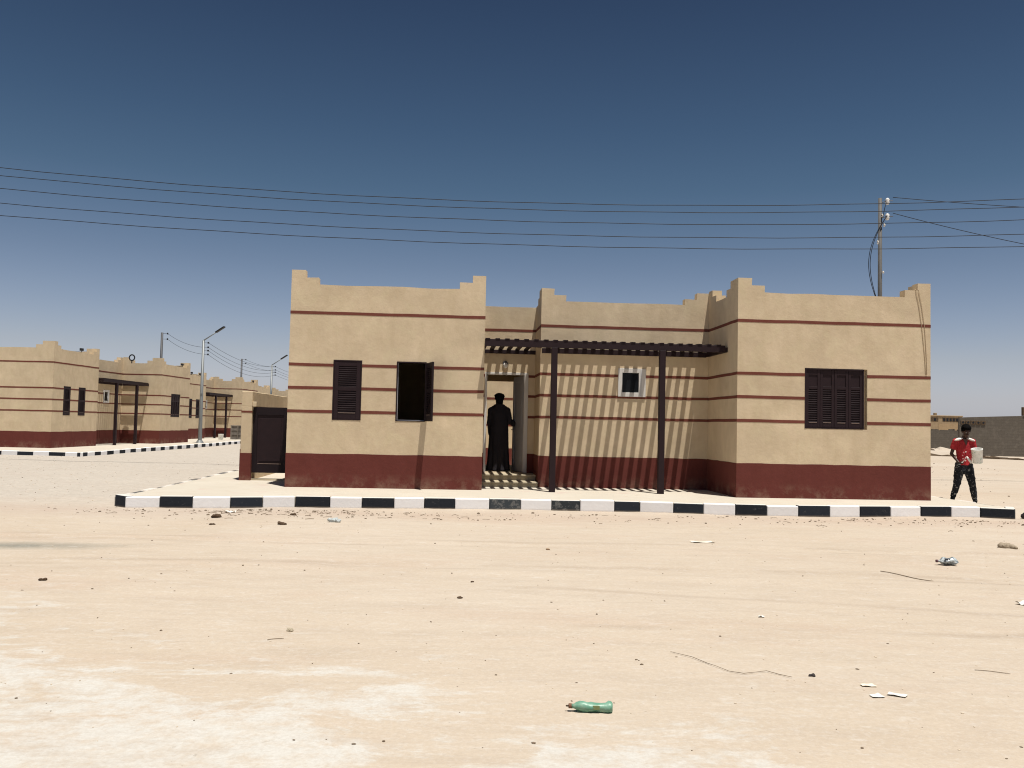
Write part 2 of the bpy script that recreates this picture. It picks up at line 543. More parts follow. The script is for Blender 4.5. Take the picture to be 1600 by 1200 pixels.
# ------------------------------------------------------------------ pavement + kerbs
def poly_slab(name, pts, z0, z1, mat):
    n = len(pts)
    mb = MB()
    mb.add([(p[0], p[1], z0) for p in pts] + [(p[0], p[1], z1) for p in pts],
           [tuple(range(n - 1, -1, -1)), tuple(range(n, 2 * n))] + [(i, (i + 1) % n, n + (i + 1) % n, n + i) for i in range(n)])
    o = mb.build(name, mat)
    tag(o, None, None, None, 'structure')
    return o


def kerb_stone(parent, a, b, mat, w=.15, top=.0, depth=.32, inward=None, label=None, seed=0):
    """one painted kerb stone from a to b (outer face), inward = unit vector"""
    a = Vector(a); b = Vector(b)
    d = (b - a); L = d.length; d.normalize()
    q = random.Random(seed)
    g = .004
    mb = MB()
    T = Matrix((d, inward, Vector((0, 0, 1)))).transposed().to_4x4()
    jt = q.uniform(-.012, .010)
    mb.box(g, L - g, 0 + q.uniform(-.014, .012), w, -depth, top + .022 + jt)
    o = bpy.data.objects.new('kerb_stone', mb.mesh('kerb_stone', mat))
    COL.objects.link(o)
    o.parent = parent
    m4 = T.copy(); m4.translation = Vector((a.x, a.y, 0))
    o.matrix_local = m4
    bv = o.modifiers.new('bevel', 'BEVEL'); bv.width = .018; bv.segments = 2
    return o


front = [(-2.43, -2.81), (-2.15, -3.10), (-1.58, -3.06), (-1.04, -2.99), (-0.42, -2.86), (0.11, -2.73), (0.66, -2.61), (1.28, -2.58), (1.85, -2.55), (2.43, -2.52), (2.98, -2.49), (3.54, -2.47), (4.18, -2.43), (4.76, -2.41), (5.34, -2.42), (5.87, -2.44), (6.51, -2.48), (6.98, -2.52), (7.59, -2.63), (8.12, -2.75), (8.69, -2.86), (9.26, -2.93), (9.86, -2.92), (10.47, -2.88), (11.08, -2.82), (11.71, -2.74), (12.35, -2.65), (12.98, -2.58), (13.55, -2.60), (14.10, -2.80)]
PV_R = (14.36, -2.36)
pave = poly_slab('pavement', [W(*p)[:2] for p in
                 [(-2.30, -2.7), (-2.08, -2.97)] + [(p[0], p[1] + .13) for p in front[2:-1]] + [(14.04, -2.66), (14.25, -2.3), (14.27, 12.5), (-2.30, 12.5)]],
                 -.4, -.004, M_PAVE)
pave['label'] = 'sandy concrete pavement round the main house, striped kerb'
for i in range(len(front) - 1):
    a = W(*front[i]); b = W(*front[i + 1])
    d = (b - a).normalized(); inn = Vector((-d.y, d.x, 0))
    mat = M_KB if i % 2 == 0 else M_KW
    if i in (12, 14): mat = M_KG
    kerb_stone(pave, a, b, mat, inward=inn, seed=i)
a = W(*front[-1]); b = W(*PV_R); d = (b - a).normalized()
kerb_stone(pave, a, b, M_KG, inward=Vector((-d.y, d.x, 0)), seed=99)
k = 0
v = PV_R[1]
while v < 12:                                   # right-hand side, going back
    a = W(14.40, v); b = W(14.40, v + .62); d = (b - a).normalized()
    kerb_stone(pave, a, b, M_KW2 if k % 2 == 0 else M_KG2, inward=Vector((-d.y, d.x, 0)), seed=200 + k, top=-.03); v += .62; k += 1
k = 0
v = -2.81
while v < 12:                                   # left-hand side, going back
    a = W(-2.43, v + .62); b = W(-2.43, v); d = (b - a).normalized()
    kerb_stone(pave, a, b, M_KW2 if k % 2 == 0 else M_KG2, inward=Vector((-d.y, d.x, 0)), seed=300 + k, top=-.024); v += .62; k += 1

# the pavement along the neighbouring row of houses
KX, KY = -16.1, 33.15
pave2 = poly_slab('pavement', [(-60, 34.6 - .02), (-19.3, 33.62), (-16.3, 33.3), (-16.75, 44), (-17.15, 56), (-18.0, 75), (-18.9, 92), (-60, 92)], -.4, -.02, M_PAVE)
pave2['label'] = 'pale pavement along the far row of houses, striped kerb'
pts = [Vector((-31, 33.95, 0)), Vector((-19.3, 33.45, 0)), Vector((KX, 33.1, 0)), Vector((-16.6, 44, 0)), Vector((-17.0, 56, 0)), Vector((-17.85, 75, 0)), Vector((-18.3, 84, 0))]
k = 0
for p, q in zip(pts[:-1], pts[1:]):
    L = (q - p).length; n_ = round(L / .62); d = (q - p).normalized()
    for i in range(n_):
        a = p + d * L * i / n_; b = p + d * L * (i + 1) / n_
        kerb_stone(pave2, a, b, M_KB if k % 2 == 0 else M_KW, inward=Vector((-d.y, d.x, 0)), seed=400 + k, top=-.016)
        k += 1

# ------------------------------------------------------------------ houses
ZT, ZS, ZP = 4.58, 4.43, 4.28            # merlon, step, parapet
STR = (3.68, 2.576, 2.087, 1.592)
TH = .22
U0, U1, U2, U3, U4 = 0, 4.117, 5.447, 9.358, 13.53
VB, VD, VR = 1.2, 2.4, -.885
BACK = 6.2


def wall_pieces(p0, p1, inward, openings=(), merl=(0, 0), zp=ZP, zbase=-.05, th=TH, seed=0, stripes=STR, plinth=.706, s_in=(0, 0), ztop=ZT):
    """returns MBs (wall, band, plinth) of one straight wall; inward: unit 2-vector"""
    q = random.Random(seed)
    p0 = Vector((*p0, 0)); p1 = Vector((*p1, 0)); d = (p1 - p0); L = d.length; d.normalize()
    inn = Vector((*inward, 0))

    def T(s, t, z): return p0 + d * s + inn * t + Vector((0, 0, z))

    wl, bd, pl = MB(), MB(), MB()

    def bx(mb, s0, s1, t0, t1, z0, z1):
        v = [T(s0, t0, z0), T(s1, t0, z0), T(s1, t1, z0), T(s0, t1, z0), T(s0, t0, z1), T(s1, t0, z1), T(s1, t1, z1), T(s0, t1, z1)]
        mb.add(v, [(0, 3, 2, 1), (4, 5, 6, 7), (0, 1, 5, 4), (1, 2, 6, 5), (2, 3, 7, 6), (3, 0, 4, 7)])

    S0, S1 = s_in[0], L - s_in[1]
    zc = zp - .35
    cuts = sorted({S0, S1, *[o[0] for o in openings], *[o[1] for o in openings]})
    for a, b in zip(cuts[:-1], cuts[1:]):
        ops = sorted((o[2], o[3]) for o in openings if o[0] <= a + 1e-6 and o[1] >= b - 1e-6)
        z = zbase
        for z0, z1 in ops:
            if z0 > z: bx(wl, a, b, 0, th, z, z0)
            z = z1
        bx(wl, a, b, 0, th, z, zc)
    # top strip with stepped merlons and a slightly uneven edge
    prof = []
    m0, m1 = merl
    s = S0
    if m0:
        prof += [(S0, ztop), (S0 + .29, ztop), (S0 + .29, ztop - .155), (S0 + .57, ztop - .155), (S0 + .57, zp)]
        s = S0 + .57
    else:
        prof += [(S0, zp)]
    e = S1 - (.56 if m1 else 0)
    n_ = max(2, int((e - s) / .5))
    for i in range(1, n_):
        prof.append((s + (e - s) * i / n_, zp + q.uniform(-.010, .010)))
    if m1:
        prof += [(e, zp), (e, ztop - .15), (e + .28, ztop - .15), (e + .28, ztop), (S1, ztop)]
    else:
        prof += [(S1, zp)]
    prof = [(a + (q.uniform(-.006, .006) if 0 < i < len(prof) - 1 else 0), z + q.uniform(-.006, .006)) for i, (a, z) in enumerate(prof)]
    # strip of quads below the profile: front/back/top faces
    n0 = len(prof)
    fr = [T(a, 0, zc) for a, z in prof] + [T(a, 0, z) for a, z in prof] + [T(a, th, zc) for a, z in prof] + [T(a, th, z) for a, z in prof]
    poly = [T(S0, 0, zc)] + [T(a, 0, z) for a, z in prof] + [T(S1, 0, zc)]
    polyb = [T(S0, th, zc)] + [T(a, th, z) for a, z in prof] + [T(S1, th, zc)]
    k_ = len(poly)
    wl.add(poly + polyb, [tuple(range(k_))[::-1], tuple(range(k_, 2 * k_))] + [(i, (i + 1) % k_, k_ + (i + 1) % k_, k_ + i) for i in range(k_)])
    # bands, broken at the openings
    for zc_ in stripes:
        h = .031
        segs = [(-.004 if not s_in[0] else .0105, S1 + (.004 if not s_in[1] else 0))]
        for o in openings:
            if o[2] < zc_ + h and o[3] > zc_ - h:
                ns = []
                for a, b in segs:
                    if o[1] <= a or o[0] >= b: ns.append((a, b)); continue
                    if o[0] > a: ns.append((a, o[0]))
                    if o[1] < b: ns.append((o[1], b))
                segs = ns
        for a, b in segs:
            if b - a > .02:
                m_ = max(1, int((b - a) / .4))
                pts_ = [(a + (b - a) * i / m_, zc_ + q.uniform(-.004, .004)) for i in range(m_ + 1)]
                v_ = []
                for s_q, z_q in pts_:
                    v_ += [T(s_q, -.004, z_q - h), T(s_q, -.004, z_q + h), T(s_q, .01, z_q + h), T(s_q, .01, z_q - h)]
                f_ = []
                for i in range(m_):
                    for j in range(4):
                        f_.append((4 * i + j, 4 * i + (j + 1) % 4, 4 * (i + 1) + (j + 1) % 4, 4 * (i + 1) + j))
                f_ += [(3, 2, 1, 0), tuple(4 * m_ + j for j in range(4))]
                bd.add(v_, f_)
    if plinth:
        segs = [(-.005 if not s_in[0] else .0105, S1 + (.005 if not s_in[1] else 0))]
        for o in openings:
            if o[2] < plinth - .1:
                ns = []
                for a, b in segs:
                    if o[1] <= a or o[0] >= b: ns.append((a, b)); continue
                    if o[0] > a: ns.append((a, o[0]))
                    if o[1] < b: ns.append((o[1], b))
                segs = ns
        for a, b in segs:
            m_ = max(1, int((b - a) / .25))
            pts_ = [(a + (b - a) * i / m_, plinth + q.uniform(-.006, .006)) for i in range(m_ + 1)]
            v_ = []
            for s_q, z_q in pts_:
                v_ += [T(s_q, -.005, zbase), T(s_q, -.005, z_q), T(s_q, .01, z_q), T(s_q, .01, zbase)]
            f_ = []
            for i in range(m_):
                for j in range(4):
                    f_.append((4 * i + j, 4 * i + (j + 1) % 4, 4 * (i + 1) + (j + 1) % 4, 4 * (i + 1) + j))
            f_ += [(3, 2, 1, 0), tuple(4 * m_ + j for j in range(4))]
            pl.add(v_, f_)
    return wl, bd, pl


def louvre_mesh(w):
    mb = MB()
    # a tilted thin blade with a rounded nose
    c, s = math.cos(R(38)), math.sin(R(38))
    prof = [(-.018, -.003), (.016, -.003), (.019, 0), (.016, .003), (-.018, .003)]
    v = []
    for x in (0, w):
        for a, b in prof:
            v.append((x, -a * c - b * s + .0, -(a * s) + b * c))
    n = 5
    mb.add(v, [tuple(range(n)), tuple(range(2 * n - 1, n - 1, -1))] + [(i, n + i, n + (i + 1) % n, (i + 1) % n) for i in range(n)])
    return mb.mesh('louvre', M_BROWN)


def make_shutter(parent, w, h, secs, loc, rz=0, fine=True, worn=False):
    """panel hinged at its local origin, spreading along +x; secs = list of (z0,z1,kind)"""
    mat = M_BROWN2 if worn else M_BROWN
    st = .085 if w > .4 else .055
    mb = MB()
    t = .04
    mb.box(0, st, 0, t, 0, h); mb.box(w - st, w, 0, t, 0, h)
    z = 0
    for z0, z1, kd in secs:
        mb.box(st, w - st, .002, t - .002, z, z0); z = z1
    mb.box(st, w - st, .002, t - .002, z, h)
    # backing so the room does not show between blades
    for z0, z1, kd in secs:
        if kd == 'panel': mb.box(st, w - st, .014, .026, z0, z1)
        else: mb.box(st, w - st, .030, .036, z0, z1)
    o = mb.build('shutter', mat, parent, loc=loc, rot=(0, 0, rz), bevel=.003, seg=1)
    lm = louvre_mesh(w - 2 * st)
    for z0, z1, kd in secs:
        if kd != 'louvre': continue
        n_ = max(2, round((z1 - z0) / .046))
        for i in range(n_):
            b = bpy.data.objects.new('louvre', lm); COL.objects.link(b)
            b.parent = o; b.location = (st, .017, z0 + (i + .5) * (z1 - z0) / n_)
    # pale bottom ledge below the last blades, lighter than the shutter
    dl = MB(); z0 = secs[0][0]
    dl.box(st + .01, w - st - .01, -.004, .012, z0 - .004, z0 + .008)
    dl.build('ledge', M_LEDGE, o)
    return o


M_LEDGE = simple('pale_ledge', (.22, .16, .13), .3, 30, .9)


def house(root, main=True):
    W0, B0, P0 = MB(), MB(), MB()

    def add(t):
        for a, b in zip((W0, B0, P0), t): a.add(b.v, b.f)

    w1 = (.93, 1.53, 1.42, 2.69); w2 = (2.26, 2.89, 1.42, 2.69)
    r = U3
    w3 = (10.80 - r, 12.15 - r, 1.455, 2.72)
    wb = (7.27 - U2, 7.87 - U2, 2.12, 2.73)
    door = (4.245 - U1, 5.265 - U1, .25, 2.645)
    t = TH
    add(wall_pieces((U0, 0), (U1, 0), (0, 1), [w1, w2], (1, 1), seed=1))
    add(wall_pieces((U0, 0), (U0, BACK), (1, 0), [], (1, 1), seed=2, s_in=(t, 0)))
    add(wall_pieces((U1, 0), (U1, BACK - t), (-1, 0), [], (1, 0), seed=3, s_in=(t, 0)))
    add(wall_pieces((U1, VD), (U2, VD), (0, 1), [door], (0, 0), seed=4, zp=4.26, ztop=4.5))
    add(wall_pieces((U2, VB), (U3, VB), (0, 1), [wb], (1, 1), seed=5, ztop=4.55, zp=4.26))
    add(wall_pieces((U2, VB), (U2, BACK - t), (1, 0), [], (1, 0), seed=6, s_in=(t, 0), zp=4.26, ztop=4.55))
    add(wall_pieces((U3, VR), (U3, VB), (1, 0), [], (1, 1), seed=7, s_in=(t, 0)))
    add(wall_pieces((U3, VR), (U4, VR), (0, 1), [w3], (1, 1), seed=8))
    add(wall_pieces((U4, VR), (U4, BACK), (-1, 0), [], (1, 1), seed=9, s_in=(t, 0)))
    add(wall_pieces((t, BACK), (U1 - t, BACK), (0, -1), [], (0, 0), seed=10))
    add(wall_pieces((U1, BACK - .002), (U2 + .2, BACK - .002), (0, -1), [(.18, 1.08, .2, 2.62)], (0, 0), seed=11, zp=4.2))
    add(wall_pieces((U2 + t + .2, BACK), (U4 - t, BACK), (0, -1), [], (0, 0), seed=12))
    wall = W0.build('wall', M_PL, root)
    bo = B0.build('red_band', M_BAND, root)
    po = P0.build('plinth', M_RED, root)
    # roof slabs and floors (kept clear of wall faces)
    rf = MB()
    rf.box(U0 + t + .003, U1 - t - .003, t + .003, BACK - t - .003, 3.82, 3.93)
    rf.box(U1 + .003, U2 - .003, VD + t + .003, BACK - t - .006, 3.80, 3.91)
    rf.box(U2 + t + .003, U4 - t - .003, VB + t + .003, BACK - t - .003, 3.82, 3.93)
    rf.box(U3 + t + .003, U4 - t - .003, VR + t + .003, VB + t, 3.82, 3.93)
    rf.build('roof', M_ROOF, root)
    fl = MB()
    fl.box(U1 + .003, U2 - .003, VD + .02, BACK + .3, -.05, .245)
    fl.build('hall_floor', M_INT, root)
    # steps
    for i, (v0, v1, z1, u1) in enumerate(((1.02, 1.62, .115, 5.42), (1.62, VD - .004, .245, 5.43))):
        st = MB()
        st.box(U1 + .006, u1, v0, v1, -.03, z1 - .035)
        st.box(U1 + .008, u1 + .004, v0 - .035, v1 - .002, z1 - .035, z1)
        st.build('step', M_CONC, root, bevel=.008)
    # door
    fr = MB()
    fw_ = .045
    x0, x1, z0, z1 = 4.245, 5.265, .25, 2.645
    y0, y1 = VD - .02, VD + .10
    fr.box(x0 - .012, x0 + fw_, y0, y1, z0, z1 + .012)
    fr.box(x1 - .075, x1 + .02, y0, y1, z0, z1 + .012)
    fr.box(x0 + fw_, x1 - .075, y0 + .002, y1 - .002, z1 - .045, z1 + .012)
    fr.build('door_frame', M_WHITE, root, bevel=.006)
    lw = x1 - x0 - .075 - fw_ - .01; lh = z1 - z0 - fw_ - .012
    d_ = MB()
    st = .11
    d_.box(-lw, -lw + st, 0, .04, 0, lh); d_.box(-st, 0, 0, .04, 0, lh)
    for a, b in ((0, .2), (.95, 1.1), (lh - .14, lh)): d_.box(-lw + st, -st, .002, .038, a, b)
    for a, b in ((.2, .95), (1.1, lh - .14)):
        d_.box(-lw + st, -st, .013, .027, a, b)
        d_.box(-lw + st + .05, -st - .05, .006, .034, a + .05, b - .05)
    leaf = d_.build('door_leaf', M_DOORW, root, loc=(x1 - .08, VD + .10, z0 + .005), rot=(0, 0, R(-78) if main else 0), bevel=.004)
    hd = MB(); hd.tube([(-lw + .06, -.0, 1.02), (-lw + .06, -.05, 1.02), (-lw + .17, -.05, 1.02)], .010, 6)
    hd.tube([(-lw + .06, .04, 1.02), (-lw + .06, .09, 1.02), (-lw + .17, .09, 1.02)], .010, 6)
    hd.build('door_handle', M_STEEL, leaf, True)
    # lamp above the door
    lm = MB(); lm.tube([(4.72, VD - .001, 2.87), (4.72, VD - .03, 2.87)], .065, 14)
    lo = lm.build('wall_lamp', M_STEELD, root)
    lg = MB(); lg.ell((4.72, VD - .07, 2.82), (.055, .055, .07))
    lg.build('lamp_globe', M_CERAM, lo, True)
    # narrow windows with brown shutters
    secs = [(.13, .60, 'louvre'), (.68, 1.12, 'louvre')]
    wf = MB()
    wf.box(.93, .955, -.008, .09, 1.42, 2.69); wf.box(1.505, 1.53, -.008, .09, 1.42, 2.69)
    wf.box(.955, 1.505, -.006, .088, 2.665, 2.69); wf.box(.955, 1.505, -.006, .088, 1.42, 1.44)
    wf.build('window_frame', M_BROWN, root)
    make_shutter(root, .546, 1.22, secs, (.957, -.002, 1.442))
    wf = MB()
    wf.box(2.26, 2.285, -.008, .09, 1.42, 2.69); wf.box(2.865, 2.89, -.008, .09, 1.42, 2.69)
    wf.box(2.285, 2.865, -.006, .088, 2.665, 2.69); wf.box(2.285, 2.865, -.006, .088, 1.42, 1.44)
    f2 = wf.build('window_frame', M_BROWN, root)
    al = MB()
    al.box(2.286, 2.295, .06, .1, 1.442, 2.663)
    al.box(2.295, 2.860, .062, .098, 1.442, 1.452)
    al.build('inner_frame', M_DOORW, f2)
    if not main:
        gp = MB(); gp.box(2.306, 2.844, .076, .082, 1.462, 2.643); gp.build('pane', M_GLASS, f2)
    if main:
        # swung open past square, hinge on the right
        make_shutter(root, .56, 1.235, secs, (2.885, -.012, 1.432), rz=R(-76), worn=True)
    else:
        make_shutter(root, .576, 1.22, secs, (2.287, -.002, 1.442))
    # wide window, four folding leaves
    wx0, wx1, wz0, wz1 = 10.80, 12.15, 1.455, 2.72
    wf = MB()
    wf.box(wx0, wx0 + .03, VR - .006, VR + .12, wz0, wz1); wf.box(12.055, 12.085, VR + .01, VR + .12, wz0, wz1)
    wf.box(wx0 + .03, 12.055, VR - .004, VR + .118, wz1 - .03, wz1); wf.box(wx0 + .03, 12.055, VR - .004, VR + .118, wz0, wz0 + .025)
    wf.build('window_frame', M_BROWN, root)
    rv = MB(); rv.box(12.086, 12.149, VR + .085, VR + .2, wz0 + .001, wz1 - .001); rv.build('window_reveal', M_PL, root)
    lw4 = (12.055 - wx0 - .03) / 4
    s4 = [(.10, .80, 'louvre'), (.86, 1.10, 'panel')]
    for i in range(4):
        make_shutter(root, lw4 - .006, wz1 - wz0 - .06, s4, (wx0 + .033 + i * lw4, VR + .012 + (.004 if i % 2 else 0), wz0 + .028))
    # small bathroom window
    wf = MB()
    a0, a1, b0, b1 = 7.27, 7.87, 2.12, 2.73
    wf.box(a0 - .02, a0 + .075, VB - .03, VB + .06, b0 - .02, b1 + .02); wf.box(a1 - .14, a1 + .02, VB - .03, VB + .06, b0 - .02, b1 + .02)
    wf.box(a0 + .075, a1 - .14, VB - .028, VB + .058, b0 - .02, b0 + .08); wf.box(a0 + .075, a1 - .14, VB - .028, VB + .058, b1 - .08, b1 + .02)
    sw = wf.build('window_frame', M_WHITE, root, bevel=.005)
    ms = MB(); ms.box(a1 - .10, a1 - .085, VB - .036, VB - .025, b0, b1); ms.build('frame_bead', M_DOORW, sw)
    gp = MB(); gp.box(a0 + .075, a1 - .14, VB + .01, VB + .02, b0 + .08, b1 - .08); gp.build('pane', M_GLASS, sw)
    # pergola
    pg = MB()
    BZ0, BZ1 = 3.055, 3.205
    pg.box(U1 + .004, 9.30, -.245, -.185, BZ0, BZ1)
    pg.box(U1 + .004, U2 + .002, VD - .055, VD - .002, 3.11, 3.20)
    pg.box(U2 + .03, U3 - .06, VB - .055, VB - .002, 3.05, 3.165)
    pg.box(9.295, U3 - .004, -.24, VB - .057, 3.06, 3.165)
    pgo = pg.build('pergola', M_BROWN, root, bevel=.004, seg=1)
    for u in (5.60, 7.93):
        pm = MB(); pm.box(-.0625, .0625, -.0625, .0625, -.02, 3.054)
        pm.build('post', M_BROWN, pgo, loc=(u, -.215, 0), bevel=.004, seg=1)
        bp_ = MB(); bp_.box(-.09, .09, -.05, .05, 0, .012)
    su = U1 + .06
    k_ = 0
    while su < 9.3:
        vend = VD - .06 if su < U2 - .05 else VB - .06
        vend = VD - .003 if su < U2 - .05 else VB - .003
        z0_ = 3.172 if not (su < U2 - .05) else 3.202
        sl = MB(); sl.box(-.05, .05, -.18, vend, 3.172, 3.226) if su >= U2 - .05 else sl.box(-.05, .05, -.18, vend, 3.203, 3.228)
        # front nose housed on top of the beam
        sl.box(-.046, .046, -.255, -.18, 3.2065, 3.224)
        so = sl.build('slat', M_BROWN, pgo, loc=(su + rnd.uniform(-.006, .006), 0, rnd.uniform(-.001, .002)))
        su += .2075; k_ += 1
    return wall


main = empty('house', (HX, HY, 0), HA,
             'nearest beige and dark red house with brown pergola and open doorway', 'house')
house(main, True)
# hanging cable at the front corner, its shadow lines modelled as beige tubes
cb = MB()
for du in (0, .06):
    cb.tube([(13.20 + du, VR + .05, 4.47 + .0), (13.20 + du, VR - .012, 4.44), (13.27 + du, VR - .010, 4.1), (13.34 + du, VR - .010, 3.6), (13.40 + du * .6, VR - .010, 3.0), (13.42 + du * .4, VR - .010, 2.64)], .0055, 5)
cb.build('cable', M_CABLE_SHADOW, main)

# gate, its pillar and the courtyard walls of the main house
yard = empty('courtyard_wall', tuple(W(0, 0)), HA, 'beige courtyard wall with stepped gate pillar left of the nearest house', 'wall')
w_, b_, p_ = wall_pieces((-1.36, 1.8), (-1.36, 10.4), (1, 0), [], (0, 0), zp=2.04, ztop=2.2, stripes=(1.60,), th=.24, seed=31)
w_.build('wall', M_PL, yard, bevel=.012); p_.build('plinth', M_RED, yard)
fb, fp, fs = MB(), MB(), MB()
fb.box(-1.364, -1.116, 1.796, 1.83, 1.545, 1.59); fb.build('red_band', M_BAND, yard)
fp.box(-1.366, -1.114, 1.793, 1.9, -.05, .62); fp.build('plinth', M_RED, yard)
fs.box(-1.119, -1.03, 1.81, 1.89, 1.685, 1.80); fs.build('step_coping', M_PL, yard, bevel=.012)
w_, b_, p_ = wall_pieces((-1.12, 10.4), (12, 10.4), (0, -1), [], (0, 0), zp=3.3, ztop=3.4, stripes=(), plinth=0, seed=32)
w_.build('wall', M_PL, yard, bevel=.012)
# inner face of the rear wall: bands and plinth facing the house
m1, m2 = MB(), MB()
for z in (2.25, 1.38): m1.box(3, 7.5, 10.174, 10.19, z - .035, z + .035)
m1.build('red_band', M_BAND, yard)
m2.box(3, 7.5, 10.172, 10.19, -.05, .62); m2.build('plinth', M_RED, yard)
yf = poly_slab('courtyard_floor', [W(*p)[:2] for p in ((-1.1, 6.25), (13.4, 6.25), (13.4, 10.15), (-1.1, 10.15))], -.3, .012, M_PAVE)

gate = empty('metal_gate', tuple(W(-1.112, 1.9)), HA, 'dark brown panelled double gate between pillar and house', 'gate')
gm_ = MB()
for x0, x1 in ((0.0, .78), (.785, 1.107)):
    t = .045
    gm_.box(x0, x0 + .10, 0, t, .17, 1.68); gm_.box(x1 - .08, x1, 0, t, .17, 1.68)
    gm_.box(x0 + .10, x1 - .08, .001, t - .001, .17, .36); gm_.box(x0 + .10, x1 - .08, .001, t - .001, 1.50, 1.68)
gm_.build('gate_frame', M_BROWN2, gate, bevel=.004)
for x0, x1 in ((0.0, .78), (.785, 1.107)):
    g2 = MB(); g2.box(x0 + .10, x1 - .08, .016, .03, .36, 1.50)
    if x1 - x0 > .5: g2.box(x0 + .16, x1 - .14, .006, .016, .44, 1.42)
    p_o = g2.build('gate_panel', M_BROWN, gate, bevel=.003)
    g3 = MB(); g3.box(x0 + .13, x1 - .11, -.002, .008, .372, .384); g3.build('ledge', M_LEDGE, p_o)
sl = MB(); sl.box(-.1, 1.04, -.02, .2, -.03, .03); sl.build('threshold', M_CONC, gate, bevel=.01)

# neighbouring houses along the side street: same type, turned by ninety degrees
h2 = empty('house', (-19.57, 37.5, -.03), R(90), 'nearest house of the left row, cut by the left frame edge', 'house', 'houses of the left row')
house(h2, False)
h3 = copy_tree(h2); h3.location = (-21.35, 57.3, -.03)
h3['label'] = 'second house of the left row, behind the near street lamp'
h4 = copy_tree(h2); h4.location = (-22.4, 77.3, -.05)
h4['label'] = 'farthest house of the left row, merlons just above the gate pillar'

# small dark floodlights on the roofs of the row
def floodlight(loc, rz, label):
    o = empty('floodlight', loc, rz, label, 'floodlight', 'dark floodlights on the roofs')
    m_ = MB(); m_.box(-.16, .16, -.05, .08, .12, .32); m_.build('lamp_head', M_DARKLAMP, o, bevel=.02)
    m_ = MB(); m_.tube([(0, 0, 0), (0, 0, .14)], .03, 6); m_.box(-.75, -.1, -.04, .04, -.02, .03); m_.build('bracket', M_DARKLAMP, o)
    o.scale = (.6, .6, .6)
    return o


floodlight((-19.75, 40.25, 4.28), R(75), 'floodlight on the nearest left house, beside its second merlon')
floodlight((-18.88 + .1, 50.0, 4.28), R(75), 'floodlight on the nearest left house, by its far corner')
floodlight((-21.5, 59.0, 4.28), R(80), 'floodlight on the second left house, near its front corner')
floodlight((-21.5, 60.6, 4.28), R(80), 'floodlight on the second left house, just left of the lamp post')
floodlight((-20.65, 70.2, 4.28), R(80), 'floodlight on the second left house, under the distant pole')
floodlight((-22.7, 82.2, 4.26), R(80), 'floodlight on the farthest left house above the gate')
rl = empty('roof_lamp', (-19.95, 46.05, 4.18), 0, 'small round dark lamp standing on the nearest left roof', 'lamp')
m_ = MB(); ring = [(0, .14 * math.cos(t), .30 + .15 * math.sin(t)) for t in [2 * math.pi * i / 14 for i in range(15)]]
ring = [(p[1], 0, p[2]) for p in ring]
m_.tube(ring, .035, 6); m_.build('ring', M_DARKLAMP, rl)
m_ = MB(); m_.tube([(0, 0, 0), (0, 0, .16)], .03, 6); m_.build('stem', M_DARKLAMP, rl)

# ------------------------------------------------------------------ lamps, poles, wires
def street_lamp(loc, H, label):
    o = empty('street_lamp', loc, 0, label, 'street lamp', 'street lamps on the side street')
    m_ = MB(); m_.tube([(0, 0, -.1), (0, 0, .02), (0, 0, 1.2), (0, 0, H)], [.115, .115, .105, .065], 14); m_.build('pole', M_STEEL, o, True)
    m_ = MB(); m_.tube([(0, 0, -.02), (0, 0, .08), (0, 0, .26)], [.30, .24, .13], 12); m_.build('base', M_STEEL, o)
    m_ = MB(); m_.tube([(-.04, 0, H - .1), (0, 0, H), (.35, -.05, H + .22), (.75, -.1, H + .48)], [.035, .035, .03, .028], 8); m_.build('arm', M_STEEL, o, True)
    T = Matrix.Translation((.72, -.1, H + .46)) @ Matrix.Rotation(R(-33), 4, 'Y') @ Matrix.Rotation(R(-6), 4, 'Z')
    m_ = MB(); m_.box(0, .62, -.13, .13, -.035, .05, T); m_.build('lamp_head', M_DARKLAMP, o, bevel=.03)
    m_ = MB(); m_.box(-.07, .07, -.09, .09, H * .47, H * .47 + .12); m_.build('clamp_box', M_STEEL, o)
    for k, dz in enumerate((.13, .39, .58, .80)):
        m_ = MB(); m_.tube([(0, 0, H - dz), (.28, 0, H - dz)], .008, 5); b = m_.build('bracket', M_STEELD, o)
        m_ = MB(); m_.tube([(.28, 0, H - dz - .045), (.28, 0, H - dz + .045)], .05, 8); m_.build('insulator', M_DARKLAMP, b)
    return o


L1 = Vector((-17.73, 50.3, -.12)); H1 = 5.96
L2 = Vector((-19.15, 70, -.12)); H2 = 5.86
street_lamp(L1, H1, 'nearer grey street lamp rising from the striped kerb')
street_lamp(L2, H2, 'farther street lamp, seen between pillar and nearest house')


def util_pole(loc, H, label, ins):
    o = empty('utility_pole', loc, 0, label, 'utility pole')
    m_ = MB(); m_.tube([(0, 0, -.2), (0, 0, H)], [.10, .07], 10); m_.build('pole', M_STEELD, o, True)
    for dz in ins:
        m_ = MB(); m_.tube([(0, 0, H - dz), (.34, 0, H - dz)], .012, 5); b = m_.build('bracket', M_STEELD, o)
        m_ = MB(); m_.tube([(.34, 0, H - dz - .05), (.34, 0, H - dz + .05)], .045, 8); m_.build('insulator', M_DARKLAMP, b)
    return o


P1 = Vector((-21.6, 54, -.15)); P2 = Vector((-22.8, 74, -.15))
util_pole(P1, 6.75, 'thin dark pole behind the nearest left house', (.06, .40))
util_pole(P2, 6.6, 'distant thin pole right of the near street lamp', (.06, .38))
m_ = MB(); m_.tube([tuple(P1 + Vector((.03, -.05, 6.75 - 2.2))), tuple(P1 + Vector((.12, -.3, 6.75 - 2.9))), tuple(P1 + Vector((.55, -.6, 6.75 - 3.4)))], .012, 5)
tag(m_.build('slack_cable', M_WIRE), 'slack cable running down the thin pole behind the nearest left house', 'cable')


